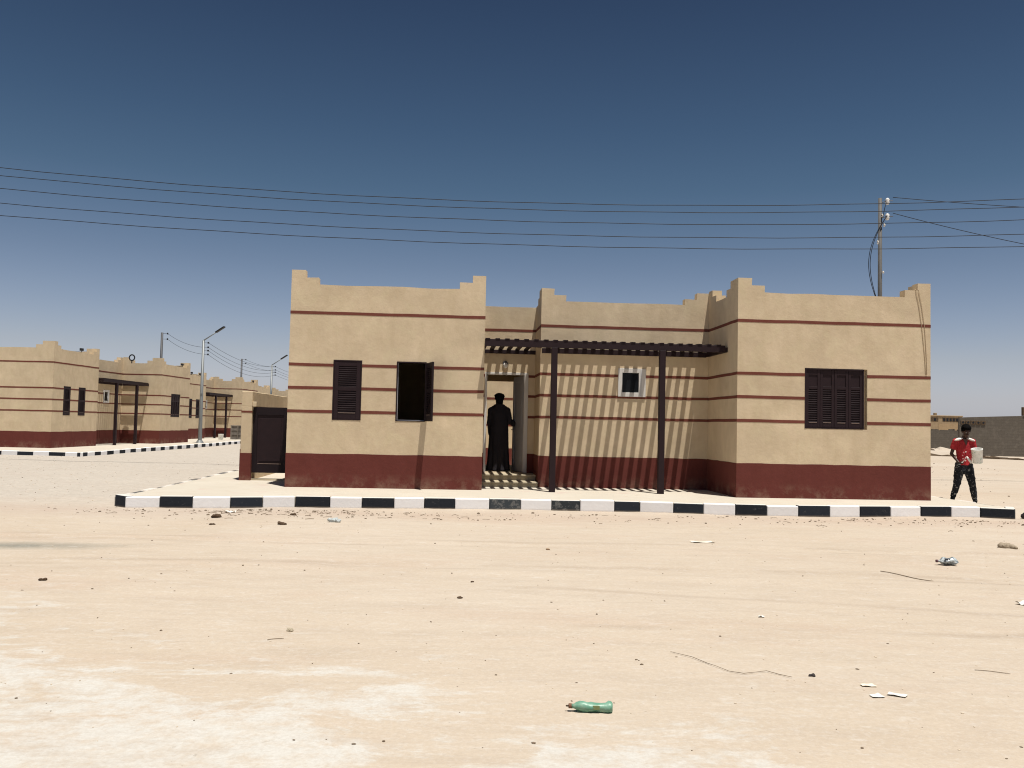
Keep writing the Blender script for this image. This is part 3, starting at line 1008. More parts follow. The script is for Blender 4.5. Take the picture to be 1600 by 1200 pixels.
def wire(a, b, sag, label, r=.012, group=None, n=18):
    a = Vector(a); b = Vector(b)
    pts_ = [a.lerp(b, i / n) - Vector((0, 0, sag * 4 * (i / n) * (1 - i / n))) for i in range(n + 1)]
    m_ = MB(); m_.tube([tuple(p) for p in pts_], r, 5)
    return tag(m_.build('power_line', M_WIRE, None, True), label, 'power line', group)


GL = 'thin power lines over the side street'
for dz, dl, nm in ((.06, .39, 'upper'), (.40, .80, 'lower')):
    wire(P1 + Vector((.34, 0, 6.75 - dz)), L1 + Vector((.28, 0, H1 - dl)), .22, nm + ' thin wire from the left pole to the near street lamp', .009, GL)
for k, (d, nm) in enumerate(zip((.13, .39, .58, .80), ('topmost', 'second', 'third', 'lowest'))):
    wire(L1 + Vector((.28, 0, H1 - d)), L2 + Vector((.28, 0, H2 - d)), .42 + .05 * k, nm + ' of four thin wires between the two street lamps', .009, GL)
    wire(L2 + Vector((.28, 0, H2 - d)), L2 + Vector((1.1, 20, H2 - d - .0)), .4, nm + ' of four thin wires leaving the farther street lamp', .009, GL)
for dz, nm in ((.06, 'upper'), (.38, 'lower')):
    wire(P2 + Vector((.34, 0, 6.6 - dz)), L2 + Vector((.28, 0, H2 - dz - .1)), .15, nm + ' thin wire from the distant pole to the farther street lamp', .009, GL)

# large wires across the sky
fr_ = [0, .165, .44, .745, 1]
names_ = ['topmost', 'second from top', 'middle', 'second from bottom', 'lowest']
tx = np.array([-16.93, -8.5, -.97, 6.2, 11.9, 16.6]); tz = np.array([9.45, 8.92, 8.66, 8.73, 8.87, 9.15])
bz_ = np.array([7.86, 7.50, 7.28, 7.25, 7.39, 7.60])
ct = np.polyfit(tx, tz, 2); cb_ = np.polyfit(tx, bz_, 2)
for k in range(5):
    pts_ = []
    for x in np.linspace(-34, 34, 60):
        z = np.polyval(ct, x) * (1 - fr_[k]) + np.polyval(cb_, x) * fr_[k] + .008 * math.sin(x * 1.3 + k * 2)
        pts_.append((x, 28.5, z))
    m_ = MB(); m_.tube(pts_, .0115, 6)
    tag(m_.build('power_line', M_WIRE, None, True), names_[k] + ' of the five long wires crossing the sky', 'power line', 'long wires crossing the sky')

pole = empty('utility_pole', (12.55, 30, -.17), 0, 'tall grey pole with white insulators rising behind the nearest house', 'utility pole')
PH = 9.64
m_ = MB(); m_.tube([(0, 0, 0), (0, 0, 5), (0, 0, PH)], [.085, .075, .062], 12); m_.build('pole', M_POLE, pole, True)
for dz in (.12, .66):
    m_ = MB(); m_.tube([(0, 0, PH - dz - .05), (.22, -.05, PH - dz + .03), (.42, -.05, PH - dz + .03)], .014, 6); b = m_.build('bracket', M_STEELD, pole)
    m_ = MB(); z = PH - dz + .03
    m_.tube([(.23, -.05, z - .13), (.23, -.05, z - .06), (.23, -.05, z - .02), (.23, -.05, z + .04), (.23, -.05, z + .09)], [.045, .075, .055, .075, .03], 10)
    m_.build('insulator', M_CERAM, b, True)
for x, z, h in ((.03, PH - .62, .10), (.10, PH - .95, .09), (-.12, PH - 1.55, .12), (.06, PH - 2.58, .07), (.0, PH - 4.25, .16), (.06, PH - 4.5, .18)):
    m_ = MB(); m_.tube([(x, -.07, z - h / 2), (x + .03, -.085, z), (x, -.07, z + h / 2)], .03, 6)
    m_.build('tape_wrap', M_PAPER, pole)
for r_, x_ in ((.42, 0), (.36, .03)):
    pts_ = []
    for i in range(25):
        t = i / 24
        pts_.append((.2 * (1 - t) ** 3 - math.sin(math.pi * min(1, t * 1.0)) * (r_ + .1) * (1 - .25 * t) + .0, -.1, PH - .62 - t * 3.35))
    m_ = MB(); m_.tube(pts_, .012, 5); m_.build('jumper_cable', M_WIRE, pole, True)
m_ = MB(); m_.tube([(.2, -.08, PH - .1), (.12, -.1, PH - .35), (.05, -.1, PH - .7)], .012, 5); m_.build('jumper_cable', M_WIRE, pole, True)
m_ = MB()
m_.tube([(.05, -.1, PH - 4.55), (.35, -.1, PH - 4.62), (.55, -.1, PH - 4.9), (.6, -.1, PH - 5.2)], .010, 5)
m_.tube([(-.04, -.1, PH - 4.1), (-.10, -.1, PH - 4.6), (-.09, -.1, PH - 5.2)], .010, 5)
m_.build('hanging_cable', M_WIRE, pole, True)
wire((12.97, 29.95, 9.50), (18.6, 29.95, 9.22), .03, 'upper thin wire running right from the tall pole', .012, 'wires leaving the tall pole')
wire((12.97, 29.95, 8.95), (18.6, 29.95, 7.78), .06, 'lower sloping wire running right from the tall pole', .012, 'wires leaving the tall pole')

# ------------------------------------------------------------------ right background
bw = empty('block_wall', (33.6, 66, -.2), 0, 'long grey cinder block wall behind the boy', 'wall')
mb = MB()
q = random.Random(5)
x = 0
prof = [(0, 2.87)]
while x < 26:
    x += q.uniform(.8, 2.2); prof.append((x, 2.87 + .04 * x + q.uniform(-.03, .03)))
k_ = len(prof) + 2
poly = [(0, 0)] + prof + [(prof[-1][0], 0)]
mb.add([(a, 0 - .0 * a, z) for a, z in poly] + [(a, .22, z) for a, z in poly],
       [tuple(range(k_))[::-1], tuple(range(k_, 2 * k_))] + [(i, (i + 1) % k_, k_ + (i + 1) % k_, k_ + i) for i in range(k_)])
mb.build('wall', M_BLOCK, bw)
# pierced blocks near its left end
for i in range(5):
    p_ = MB(); cx = .25 + i * .38
    p_.box(cx - .17, cx + .17, -.05, .0, 2.36, 2.66)
    po_ = p_.build('pierced_block', M_RUBBLE, bw, bevel=.02)
    h_ = MB(); h_.tube([(cx, -.056, 2.51), (cx, -.048, 2.51)], .09, 6); h_.build('hole', M_WIRE, po_)
st_ = MB(); st_.box(4.75, 5.2, -.05, .2, 3.1, 3.75); st_.build('pier_stub', M_RUBBLE, bw, bevel=.02)
lw_ = empty('block_wall', (38, 88, -.2), 0, 'low grey block wall just right of the nearest house', 'wall')
mb = MB(); mb.box(0, 8.0, 0, .22, 0, 1.98)
for i in range(18): mb.box(.2 + i * .43, .2 + i * .43 + q.uniform(.15, .4), .02, .2, 1.98, 1.98 + q.uniform(.03, .16))
mb.build('wall', M_BLOCK, lw_)
ob = empty('flat_roofed_building', (44, 100, -.2), 0, 'low ochre building with dark slot windows beyond the low block wall', 'building')
mb = MB(); mb.box(0, 7.25, 0, 6, 0, 3.6); mb.box(-.1, 7.3, -.06, .1, 3.6, 3.72); mb.box(4.2, 4.5, .3, .6, 3.72, 4.0)
mb.build('wall', M_OLDHOUSE, ob, bevel=.03)
for x0, x1 in ((1.6, 4.5), (4.97, 6.8)):
    m_ = MB(); m_.box(x0, x1, -.012, .1, 3.02, 3.44); wo = m_.build('window', M_RUBBLE, ob)
    for i in range(5):
        s2 = MB(); s2.box(x0 + .1 + i * (x1 - x0) / 5, x0 + .3 + i * (x1 - x0) / 5, -.03, -.01, 3.08, 3.38); s2.build('slot', M_WIRE, wo)
m_ = MB(); m_.box(4.5, 7.0, -.03, -.002, .1, 2.75); m_.build('plaster_patch', plaster('ochre_patch', (.42, .30, .18)), ob)

# low ridge of rubble and dirt before the wall
def ridge(path, h, w, name, label, mat, seed):
    q = random.Random(seed)
    rings = []
    for i in range(len(path) - 1):
        a = Vector(path[i]); b = Vector(path[i + 1]); L = (b - a).length
        for j in range(int(L / .35)):
            t = j / int(L / .35)
            p = a.lerp(b, t)
            hh = h * q.uniform(.3, 1.25)
            rings.append([(p.x, p.y - w, -.3), (p.x, p.y - w * .45 + q.uniform(-.2, .2), -.17 + hh * .75), (p.x, p.y, -.17 + hh), (p.x, p.y + w * .5, -.17 + hh * .6), (p.x, p.y + w, -.3)])
    mb = MB(); mb.rings(rings, True)
    o = mb.build(name, mat, None, False)
    return tag(o, label, None, None, 'stuff')


ridge([(28, 65.5, 0), (32, 63, 0), (33, 58, 0)], .14, .35, 'rubble_ridge', 'low brown ridge of rubble on the sand by the block wall', M_RUBBLE, 2)
ridge([(31.0, 60.5, 0), (34.2, 54.0, 0), (38, 50.0, 0)], .13, .3, 'rubble_ridge', 'nearer brown rubble line before the grey block wall', M_RUBBLE, 3)
ridge([(40, 84, 0), (52, 87.5, 0)], .3, 1.2, 'sand_mound', 'pale sand banked against the low block wall', M_SAND, 4)


# ------------------------------------------------------------------ things at the far kerb
cr = empty('crate', (-18.9, 61.0, -.02), R(12), 'mottled grey rubble filled crate before the second left house', 'crate')
mb = MB(); mb.box(-.42, .42, -.35, .35, 0, .95)
for z in (.0, .3, .6, .9): mb.box(-.45, .45, -.38, .38, z, z + .06)
mb.build('body', simple('mottled_grey_board', (.16, .14, .12), .7, 5, .9, .5, 12), cr, bevel=.01)
for x_ in (-.44, 0, .38):
    m_ = MB(); m_.box(x_, x_ + .07, -.40, -.36, 0, .97); m_.build('batten', simple('weathered_batten', (.2, .17, .14), .3), cr)


def lathe(mb, prof, T=None, n=20):
    rings = []
    for r_, z_ in prof:
        rings.append([tuple((T @ Vector((r_ * math.cos(t), r_ * math.sin(t), z_))) if T is not None else (r_ * math.cos(t), r_ * math.sin(t), z_)) for t in [2 * math.pi * k / n for k in range(n)]])
    return mb.rings(rings, True)


def bucket(loc, rot, label, sc=1.0, name='bucket'):
    o = empty(name, loc, 0, label, 'bucket')
    o.rotation_euler = rot; o.scale = (sc,) * 3
    m_ = MB(); lathe(m_, [(.095, 0), (.10, .01), (.115, .23), (.122, .235), (.122, .25), (.112, .25), (.108, .24), (.095, .02)])
    m_.build('pail', M_BUCKET, o, True)
    m_ = MB(); lathe(m_, [(.103, .17), (.1035, .18)]); m_.build('paint', M_PAPER, o)
    return o


def splat_mat(name, base, spl, thr=.6, scale=14, rough=.6, zlo=None):
    n = N(name)
    tc = n.node('ShaderNodeTexCoord')
    f = n.ramp(n.noise(scale, 5, .7, src=tc.outputs['Object'], dist=.8), [(thr, 0), (thr + .05, 1)])
    c = n.mix(n.noise(9, 4), tuple(x * .8 for x in base), tuple(x * 1.2 for x in base))
    c = n.mix(n.math('MULTIPLY', f, .85), c, spl)
    return n.out(c, rough, n.bump(n.noise(40, 4, .6), .3, .004), .25)


M_BUCKET = splat_mat('paint_stained_white_plastic', (.74, .74, .70), (.25, .42, .33), .57, 9, .4)
bucket((-19.4, 59.0, -.02), (0, 0, 0), 'small white bucket beside the mottled crate at the far kerb', 1.5)
m_ = MB(); m_.ell((0, 0, 0), (.28, .26, .24), 14, 9)
rk = fuse(m_, 'boulder', simple('grey_green_rock', (.25, .26, .22), .3, 6, .9, .7, 12, .1, 0, .03), None, .03, 3, .12, .15, loc=(-17.25, 57.6, .06))
tag(rk, 'rounded grey green boulder sitting on the far kerb', 'boulder')

# ------------------------------------------------------------------ litter and stones in the foreground
def pebbles(name, spots, mat, label, seed):
    q = random.Random(seed)
    mb = MB()
    ico = [(0, 0, -1), (.72, -.53, -.45), (-.28, -.85, -.45), (-.89, 0, -.45), (-.28, .85, -.45), (.72, .53, -.45), (.28, -.85, .45), (-.72, -.53, .45), (-.72, .53, .45), (.28, .85, .45), (.89, 0, .45), (0, 0, 1)]
    fc = [(0, 1, 2), (1, 0, 5), (0, 2, 3), (0, 3, 4), (0, 4, 5), (1, 5, 10), (2, 1, 6), (3, 2, 7), (4, 3, 8), (5, 4, 9), (1, 10, 6), (2, 6, 7), (3, 7, 8), (4, 8, 9), (5, 9, 10), (6, 10, 11), (7, 6, 11), (8, 7, 11), (9, 8, 11), (10, 9, 11)]
    for x, y, s in spots:
        z = float(gz(x, y))
        a = q.uniform(0, 6.28); sx, sy, sz = s * q.uniform(.6, 1.5), s * q.uniform(.5, 1.1), s * q.uniform(.35, .7)
        v = []
        for p in ico:
            j = q.uniform(.8, 1.2)
            X, Y, Z = p[0] * sx * j, p[1] * sy * j, p[2] * sz * j
            v.append((x + X * math.cos(a) - Y * math.sin(a), y + X * math.sin(a) + Y * math.cos(a), z + Z + sz * .3))
        mb.add(v, fc)
    return tag(mb.build(name, mat), label, None, None, 'stuff')


q = random.Random(11)
sp = []
for i in range(650):                               # a dirty strip in front of the kerb
    u = q.uniform(-2.6, 15.5)
    v = -2.75 - abs(q.gauss(0, .75)) - .25
    if q.random() < .5: u = q.gauss(.5, 1.8) if q.random() < .6 else q.gauss(12.5, 1.6)
    p = W(u, v); sp.append((p.x, p.y, q.choice((.006, .009, .012, .017, .024)) * q.uniform(.7, 1.2)))
for i in range(190):                               # loose on the open sand
    y = 4.3 + q.random() ** 1.3 * 10; x = q.uniform(-.65, .65) * y
    sp.append((x, y, q.choice((.003, .004, .005, .008)) * (1 + y * .06)))
for i in range(330):
    x = q.uniform(6, 24); y = q.uniform(20, 60)
    if x < 10.2: continue
    sp.append((x, y, q.choice((.008, .012, .018, .035))))
pebbles('gravel', sp, M_PEB_D, 'scattered dark pebbles and crumbs on the sand', 1)
sp = []
for i in range(1500):                              # gravelly side street
    x = q.uniform(-24, -7.4); y = q.uniform(14.5, 33) if q.random() < .8 else q.uniform(33, 60)
    if x < -16 and y > 33: continue
    if y > 33: x = q.uniform(-16, -8)
    sp.append((x, y, q.uniform(.006, .018)))
for i in range(420):
    y = 4.3 + q.random() * 11; x = q.uniform(-.65, .65) * y
    sp.append((x, y, q.uniform(.003, .007) * (1 + y * .05)))
pebbles('gravel', sp, M_PEB_L, 'scattered pale pebbles on the sand and side street', 2)
sp = []
for i in range(420):
    x = q.uniform(-24, -7.4); y = q.uniform(14.0, 33)
    sp.append((x, y, q.choice((.005, .007, .009, .014))))
pebbles('gravel', sp, M_PEB_D, 'dark gravel bits on the side street', 3)


def clod(x, y, r, label, mat=None, name='clod', cat='clod', seed=0, flat=.55):
    q = random.Random(seed)
    mb = MB()
    for i in range(5):
        mb.ell((q.uniform(-.6, .6) * r, q.uniform(-.4, .4) * r, q.uniform(0, .3) * r * flat), (r * q.uniform(.35, .7), r * q.uniform(.3, .55), r * flat * q.uniform(.5, .9)), 8, 6, (0, 0, q.uniform(0, 3)))
    z = float(gz(x, y))
    o = fuse(mb, name, mat or M_DUNG, None, r * .12, 1, r * .35, r * .35, loc=(x, y, z + r * .12))
    return tag(o, label, cat)


for i, (x, y, r, lb) in enumerate([
        (-4.67, 14.08, .16, 'brown clod below the third kerb block from the left corner'),
        (-3.40, 13.25, .14, 'flat brown clod, larger one left of the crumpled bag'),
        (-4.40, 13.13, .07, 'small dark clod just in front of the brown clod'),
        (-3.54, 14.52, .10, 'thin brown clump close under the kerb left of the bag'),
        (-.42, 7.88, .05, 'dark twiggy clump on the open sand left of centre'),
        (-.35, 8.77, .035, 'small dark clump behind the twiggy clump'),
        (-4.40, 8.42, .07, 'brown flake at the left on open sand'),
        (.51, 11.16, .06, 'tan clod alone on the sand before the steps')]):
    clod(x, y, r * .62, lb, seed=i, flat=.45, mat=M_DUNG if i != 7 else simple('tan_clod', (.30, .19, .11), .3))
clod(1.92, 5.60, .022, 'small black stone near the end of the thin bent wire', seed=20, flat=.8, name='stone', cat='stone', mat=simple('black_stone', (.03, .022, .02), .3))
clod(-1.61, 6.63, .032, 'pale round stone by a small twig on the left sand', seed=21, flat=.8, name='stone', cat='stone', mat=simple('pale_stone', (.42, .36, .26), .3))
clod(6.97, 12.39, .12, 'flat grey stone near the right edge of the sand', seed=22, flat=.45, name='stone', cat='stone', mat=simple('grey_brown_stone', (.30, .24, .17), .2))
clod(9.98, 17.0, .20, 'dark lump at the frame edge beyond the right kerb corner', seed=23, flat=.7, name='stone', cat='stone', mat=simple('dark_lump', (.035, .03, .03), .3))

# green plastic bottle lying down, cap to the left
bt = empty('bottle', tuple(G(.335, 4.88, .030)), R(-2), 'crushed green plastic bottle lying on the sand', 'bottle')
bt.scale = (.92, .88, .88)
n = N('dusty_green_plastic')
tc = n.node('ShaderNodeTexCoord')
c = n.mix(n.ramp(n.noise(14, 5, .65, src=tc.outputs['Object']), [(.35, 0), (.7, 1)]), (.10, .30, .19), (.27, .47, .35))
c = n.mix(n.math('MULTIPLY', n.ramp(n.noise(30, 4, .7, src=tc.outputs['Object']), [(.58, 0), (.7, 1)]), .6), c, (.42, .50, .36))
M_GREEN = n.out(c, .42, n.bump(n.noise(40, 3, .6), .4, .003), .5)
n.p.inputs['Transmission Weight'].default_value = .25
prof = [(.013, .028), (.0135, .045), (.022, .058), (.029, .078), (.033, .10), (.032, .125), (.034, .145), (.031, .175), (.031, .21), (.034, .232), (.035, .25), (.033, .266), (.026, .272)]
rings = []
for i, (r_, x_) in enumerate(prof):
    ring = []
    for k in range(22):
        t = 2 * math.pi * k / 22
        rr = r_ * (1 + .09 * math.sin(3 * t + i * 1.7) + .05 * math.sin(7 * t + i * 2.3))
        dent = .72 if 4 < i < 10 and math.sin(t) > .2 else 1
        ring.append((x_, rr * math.cos(t), rr * math.sin(t) * dent))
    rings.append(ring)
mb = MB(); mb.rings(rings, True); ob_ = mb.build('bottle_body', M_GREEN, bt, True)
mb = MB(); lathe(mb, [(.0115, .012), (.015, .014), (.015, .030), (.0115, .032)], Matrix.Rotation(R(90), 4, 'Y'), 14); mb.build('cap', simple('brown_cap', (.16, .075, .04), .2), bt)
mb = MB(); lathe(mb, [(.003, -.004), (.006, .002), (.005, .013)], Matrix.Rotation(R(90), 4, 'Y'), 8); mb.build('nozzle', simple('dark_nozzle', (.06, .04, .02), .2), bt)
mb = MB(); mb.box(.155, .195, -.0335, -.029, -.010, .016); mb.build('label_scrap', simple('olive_label_scrap', (.20, .24, .10), .3), bt, bevel=.003)

# crushed clear bottle on the right
cb2 = empty('bottle', tuple(G(5.15, 10.64, .05)), R(8), 'crushed clear blue grey bottle on the right-hand sand', 'bottle')
n = N('cloudy_blue_plastic')
M_CLR = n.out(n.mix(n.ramp(n.noise(16, 5, .6), [(.4, 0), (.6, 1)]), (.10, .13, .15), (.48, .52, .52)), .25, n.bump(n.noise(25, 3), .6, .01), .6)
rings = []
for i, (r_, x_) in enumerate([(.014, 0), (.016, .02), (.03, .045), (.055, .075), (.05, .11), (.045, .14), (.055, .17), (.058, .20), (.05, .225), (.03, .235)]):
    ring = []
    for k in range(20):
        t = 2 * math.pi * k / 20
        rr = r_ * (1 + .18 * math.sin(3 * t + i * 1.3) + .08 * math.sin(5 * t + i * 2))
        ring.append((x_, rr * 1.2 * math.cos(t), rr * .72 * math.sin(t)))
    rings.append(ring)
mb = MB(); mb.rings(rings, True); mb.build('bottle_body', M_CLR, cb2)
mb = MB(); lathe(mb, [(.015, -.02), (.017, -.018), (.017, .0), (.014, .002)], Matrix.Rotation(R(90), 4, 'Y'), 12); mb.build('cap', simple('dull_red_cap', (.12, .06, .07), .2), cb2)
mb = MB(); mb.add([(.055, -.062, .0), (.13, -.062, -.005), (.125, -.05, .035), (.06, -.045, .038), (.058, -.052, .002), (.127, -.054, -.002)], [(0, 1, 2, 3), (0, 3, 4), (1, 5, 2), (4, 5, 1, 0)]); mb.build('label_scrap', simple('dark_label', (.02, .022, .03), .2), cb2)


def sheet(x, y, w, h, rz, label, mat=None, name='paper_scrap', cat='paper', seed=0, curl=.02):
    q = random.Random(seed)
    n_ = 6
    vt = []
    for k2 in (0, 1):
        for i in range(n_):
            for j in range(n_):
                X = (i / (n_ - 1) - .5) * w + .12 * w * (j / (n_ - 1) - .5) * math.sin(seed); Y = (j / (n_ - 1) - .5) * h * (.75 + .5 * (i / (n_ - 1)) * (seed % 2)) + .02 * h * math.sin(i * 2.7 + seed)
                Z = curl * (.4 + .6 * math.sin(i * 1.4 + seed) * math.cos(j * 1.1 + seed)) + .004 + (.0015 if k2 else 0)
                vt.append((X, Y, max(Z, .002 + .0015 * k2)))
    f = []
    for k2 in (0, 1):
        o_ = k2 * n_ * n_
        for i in range(n_ - 1):
            for j in range(n_ - 1):
                qd = (o_ + i * n_ + j, o_ + (i + 1) * n_ + j, o_ + (i + 1) * n_ + j + 1, o_ + i * n_ + j + 1)
                f.append(qd if k2 else qd[::-1])
    mb = MB(); mb.add(vt, f)
    return tag(mb.build(name, mat or M_PAPER, None, True, loc=tuple(G(x, y)), rot=(0, 0, rz)), label, cat)


sheet(2.17, 5.22, .075, .06, .3, 'flat white paper scrap, left piece of the pair by the black stone', seed=1, curl=.003)
sheet(2.30, 5.24, .10, .07, -.5, 'curled white paper scrap, right piece of the pair', seed=2, curl=.008)
sheet(2.20, 5.42, .085, .05, .1, 'faint cream paper scrap just behind the white pair', seed=3, curl=.004, mat=simple('cream_scrap', (.75, .66, .52), .05))
sheet(2.66, 12.17, .30, .16, .1, 'pale flattened sheet on the sand before the pergola', seed=4, curl=.012, mat=simple('cream_sheet', (.72, .65, .54), .05))
sheet(4.82, 8.27, .16, .10, .4, 'white scrap lying at the right frame edge', seed=5, curl=.03)
sheet(6.35, 10.75, .12, .05, .2, 'thin white scrap right of the crushed clear bottle', seed=6, curl=.01)
sheet(-4.68, 14.85, .17, .10, .2, 'white scrap directly below the third kerb block', seed=7, curl=.03)
sheet(2.10, 7.35, .05, .03, .2, 'tiny white scrap on the sand behind the thin wire', seed=9, curl=.01)
bag = MB()
q = random.Random(9)
for i in range(7): bag.ell((q.uniform(-.08, .08), q.uniform(-.05, .05), q.uniform(.01, .05)), (q.uniform(.03, .06), q.uniform(.03, .05), q.uniform(.02, .035)), 8, 6)
tag(fuse(bag, 'plastic_bag', simple('grey_white_bag', (.42, .45, .44), .6, 20, .4), None, .009, 1, .05, .05, loc=tuple(G(-2.7, 13.7))), 'crumpled grey white plastic bag near the kerb', 'plastic bag')


def stick(a, b, r, label, name='stick', cat='stick', mat=None, bend=.02, seed=0, n=8):
    q = random.Random(seed)
    a = Vector(a); b = Vector(b)
    pts_ = []
    d = (b - a); side = Vector((-d.y, d.x, 0)).normalized()
    for i in range(n + 1):
        t = i / n; p = a.lerp(b, t) + side * math.sin(t * math.pi * 1.3) * bend + side * q.uniform(-.2, .2) * bend
        p.z = float(gz(p.x, p.y)) + r + .002 + (.004 * math.sin(i * 2.1) + .004 if bend > .03 else 0)
        pts_.append(tuple(p))
    m_ = MB(); m_.tube(pts_, [r] * n + [r * .5], 6)
    return tag(m_.build(name, mat or M_STICK), label, cat)


stick((4.14, 9.87, 0), (4.52, 9.42, 0), .004, 'long thin stick on the sand below the clear bottle', bend=.012)
stick((-1.70, 6.34, 0), (-1.60, 6.40, 0), .0022, 'small dark twig beside the pale round stone', name='twig', cat='twig', bend=.01)
stick((3.08, 5.86, 0), (3.28, 5.80, 0), .002, 'short dark twig at the right frame edge', name='twig', cat='twig', bend=.008, seed=3)
# thin bent wire in the right foreground
wp = [(1.13, 6.13), (1.25, 5.99), (1.32, 5.86), (1.36, 5.78), (1.42, 5.68), (1.50, 5.62), (1.58, 5.66), (1.66, 5.68), (1.72, 5.62), (1.78, 5.55)]
m_ = MB(); m_.tube([tuple(G(x, y, .006 + .004 * (i % 2))) for i, (x, y) in enumerate(wp)], [.0014 + .0008 * ((i * 7) % 3) / 2 for i in range(len(wp))], 5)
tag(m_.build('thin_wire', M_STICK, None, True), 'thin bent rusty wire lying on the right foreground sand', 'wire')
# straw and twig crumbs in the strip before the kerb
mb = MB()
q = random.Random(21)
for i in range(110):
    u = q.gauss(1.0, 2.2) if q.random() < .6 else q.uniform(-2, 15)
    p = W(u, -3.0 - abs(q.gauss(0, .7)) - .2); z = float(gz(p.x, p.y)) + .006
    a = q.uniform(-.6, .6); L = q.uniform(.04, .15)
    mb.tube([(p.x, p.y, z), (p.x + L * .5 * math.cos(a), p.y + L * .5 * math.sin(a), z + q.uniform(.004, .02)), (p.x + L * math.cos(a), p.y + L * math.sin(a), z)], q.uniform(.002, .005), 4)
tag(mb.build('dry_debris', M_STICK), 'dry twig and straw crumbs along the kerb', None, None, 'stuff')
# sand drift lapping at the kerb foot
rings = []
q = random.Random(4)
for i in range(0, 171):
    u = -2.35 + i * .1
    if u > 14.3: break
    v = np.interp(u, [p[0] for p in front], [p[1] for p in front])
    h = .006 + .013 * (.5 + .5 * math.sin(u * 2.1 + 1.3 * math.sin(u * .7))) * q.uniform(.6, 1.2)
    rings.append([tuple(W(u, v - .45, -.23)), tuple(W(u, v - .22, -.188 + h * .25)), tuple(W(u, v - .08, -.186 + h * .7)), tuple(W(u, v + .03, -.186 + h)), tuple(W(u, v + .05, -.25))])
mb = MB(); mb.rings(rings, True)
tag(mb.build('sand_drift', M_SAND, None, True), 'sand drifted against the foot of the kerb', None, None, 'stuff')

# ------------------------------------------------------------------ people
M_SKIN = simple('dark_brown_skin', (.052, .027, .019), .12, 12, .5, .1, 60, .35)
M_HAIR = simple('black_hair', (.004, .0035, .0035), .2, 80, .9, .8, 150, .05)
M_SHIRT = simple('red_cotton', (.36, .030, .036), .14, 12, .85, .3, 50, .15)
M_YOKE = simple('white_cotton_yoke', (.72, .68, .64), .06, 12, .85, .3, 50, .15)
M_TROUS = splat_mat('paint_splashed_black_cloth', (.013, .014, .018), (.46, .46, .43), .585, 15, .85)
M_EYE = simple('eye_white', (.6, .58, .55), .02)
M_ROBE = simple('charcoal_robe_cloth', (.034, .031, .037), .25, 5, .95, .3, 60, .08)
M_TURB = simple('dark_head_cloth', (.010, .010, .012), .2, 12, .95, .4, 60, .1)
M_SHOE = simple('dusty_shoe', (.07, .055, .045), .2, 20, .8)


def limb(mb, pts, rs, n=12):
    mb.tube(pts, rs, n)
    for p, r_ in zip(pts, rs): mb.ell(p, (r_,) * 3, 12, 8)


def hand(mb, wrist, dirv, palm_n, thumb_side, curl=.5, s=1.0):
    """palm, four unequal curled fingers and a thumb"""
    d = Vector(dirv).normalized(); nrm = Vector(palm_n).normalized(); sd = d.cross(nrm).normalized() * thumb_side
    w = Vector(wrist)
    pc = w + d * .05 * s
    for t in (-1.5, -.5, .5, 1.5):
        a = w + sd * t * .008 * s; b = w + d * .085 * s + sd * t * .021 * s
        mb.tube([tuple(a), tuple(b)], [.016 * s, .0125 * s], 8)
        mb.ell(tuple(b), (.0125 * s,) * 3, 8, 6)
    for t, L in ((1.5, .068), (.5, .078), (-.5, .073), (-1.5, .058)):
        p = w + d * .085 * s + sd * t * .021 * s
        dd = d.copy()
        pts_ = [p]
        for k in range(3):
            ang = curl * (.5 + .5 * k)
            dd = (d * math.cos(ang * (k + 1) * .8) + nrm * math.sin(ang * (k + 1) * .8)).normalized()
            p = p + dd * L * s * (.42, .32, .26)[k]
            pts_.append(p)
        rs = [.0105 * s, .0098 * s, .009 * s, .0075 * s]
        limb(mb, [tuple(x) for x in pts_], rs, 8)
    p = w + d * .025 * s + sd * .022 * s
    q1 = p + (sd * .8 + d * .6).normalized() * .035 * s + nrm * .008 * s
    q2 = q1 + (d * .9 + sd * .25 + nrm * .35 * (1 + curl)).normalized() * .03 * s
    q3 = q2 + (d * .9 + nrm * .6 * (1 + curl)).normalized() * .022 * s
    limb(mb, [tuple(p), tuple(q1), tuple(q2), tuple(q3)], [.015 * s, .0125 * s, .011 * s, .009 * s], 8)


# --- boy with the bucket (his front faces -y)
boy = empty('person', (9.95, 19.35, -.17), R(-12), 'boy in red shirt and paint splashed black trousers carrying bucket and roller', 'person')
boy.scale = (.90, .95, 1.0)
b = MB()
hc = Vector((.03, -.07, 1.635))
hr = (R(24), 0, R(8))
Hm = Matrix.Translation(hc) @ Euler(hr).to_matrix().to_4x4()


HK = 1.13


def hp(x, y, z): return tuple(Hm @ Vector((x * 1.2, y * HK, z * HK)))


b.ell(hp(0, .012, .025), (0.0888, 0.1040, 0.1040), 18, 12, hr)
b.ell(hp(0, -.018, -.050), (0.0684, 0.0746, 0.0768), 16, 10, hr)
b.ell(hp(0, -.052, -.095), (0.0360, 0.0316, 0.0271), 12, 8, hr)
b.tube([hp(0, -.078, .012), hp(0, -.098, -.028), hp(0, -.088, -.038)], [.010, .016, .012], 8)
b.ell(hp(-.013, -.088, -.034), (0.0108, 0.0113, 0.0090)); b.ell(hp(.013, -.088, -.034), (0.0108, 0.0113, 0.0090))
b.ell(hp(0, -.079, -.062), (0.0288, 0.0136, 0.0079)); b.ell(hp(0, -.077, -.073), (0.0252, 0.0136, 0.0090))
b.ell(hp(-.074, .015, -.012), (0.0120, 0.0226, 0.0362), 10, 8, hr); b.ell(hp(.074, .015, -.012), (0.0120, 0.0226, 0.0362), 10, 8, hr)
b.tube([hp(-.055, -.068, .030), hp(0, -.082, .034), hp(.055, -.068, .030)], [.012, .012, .012], 8)
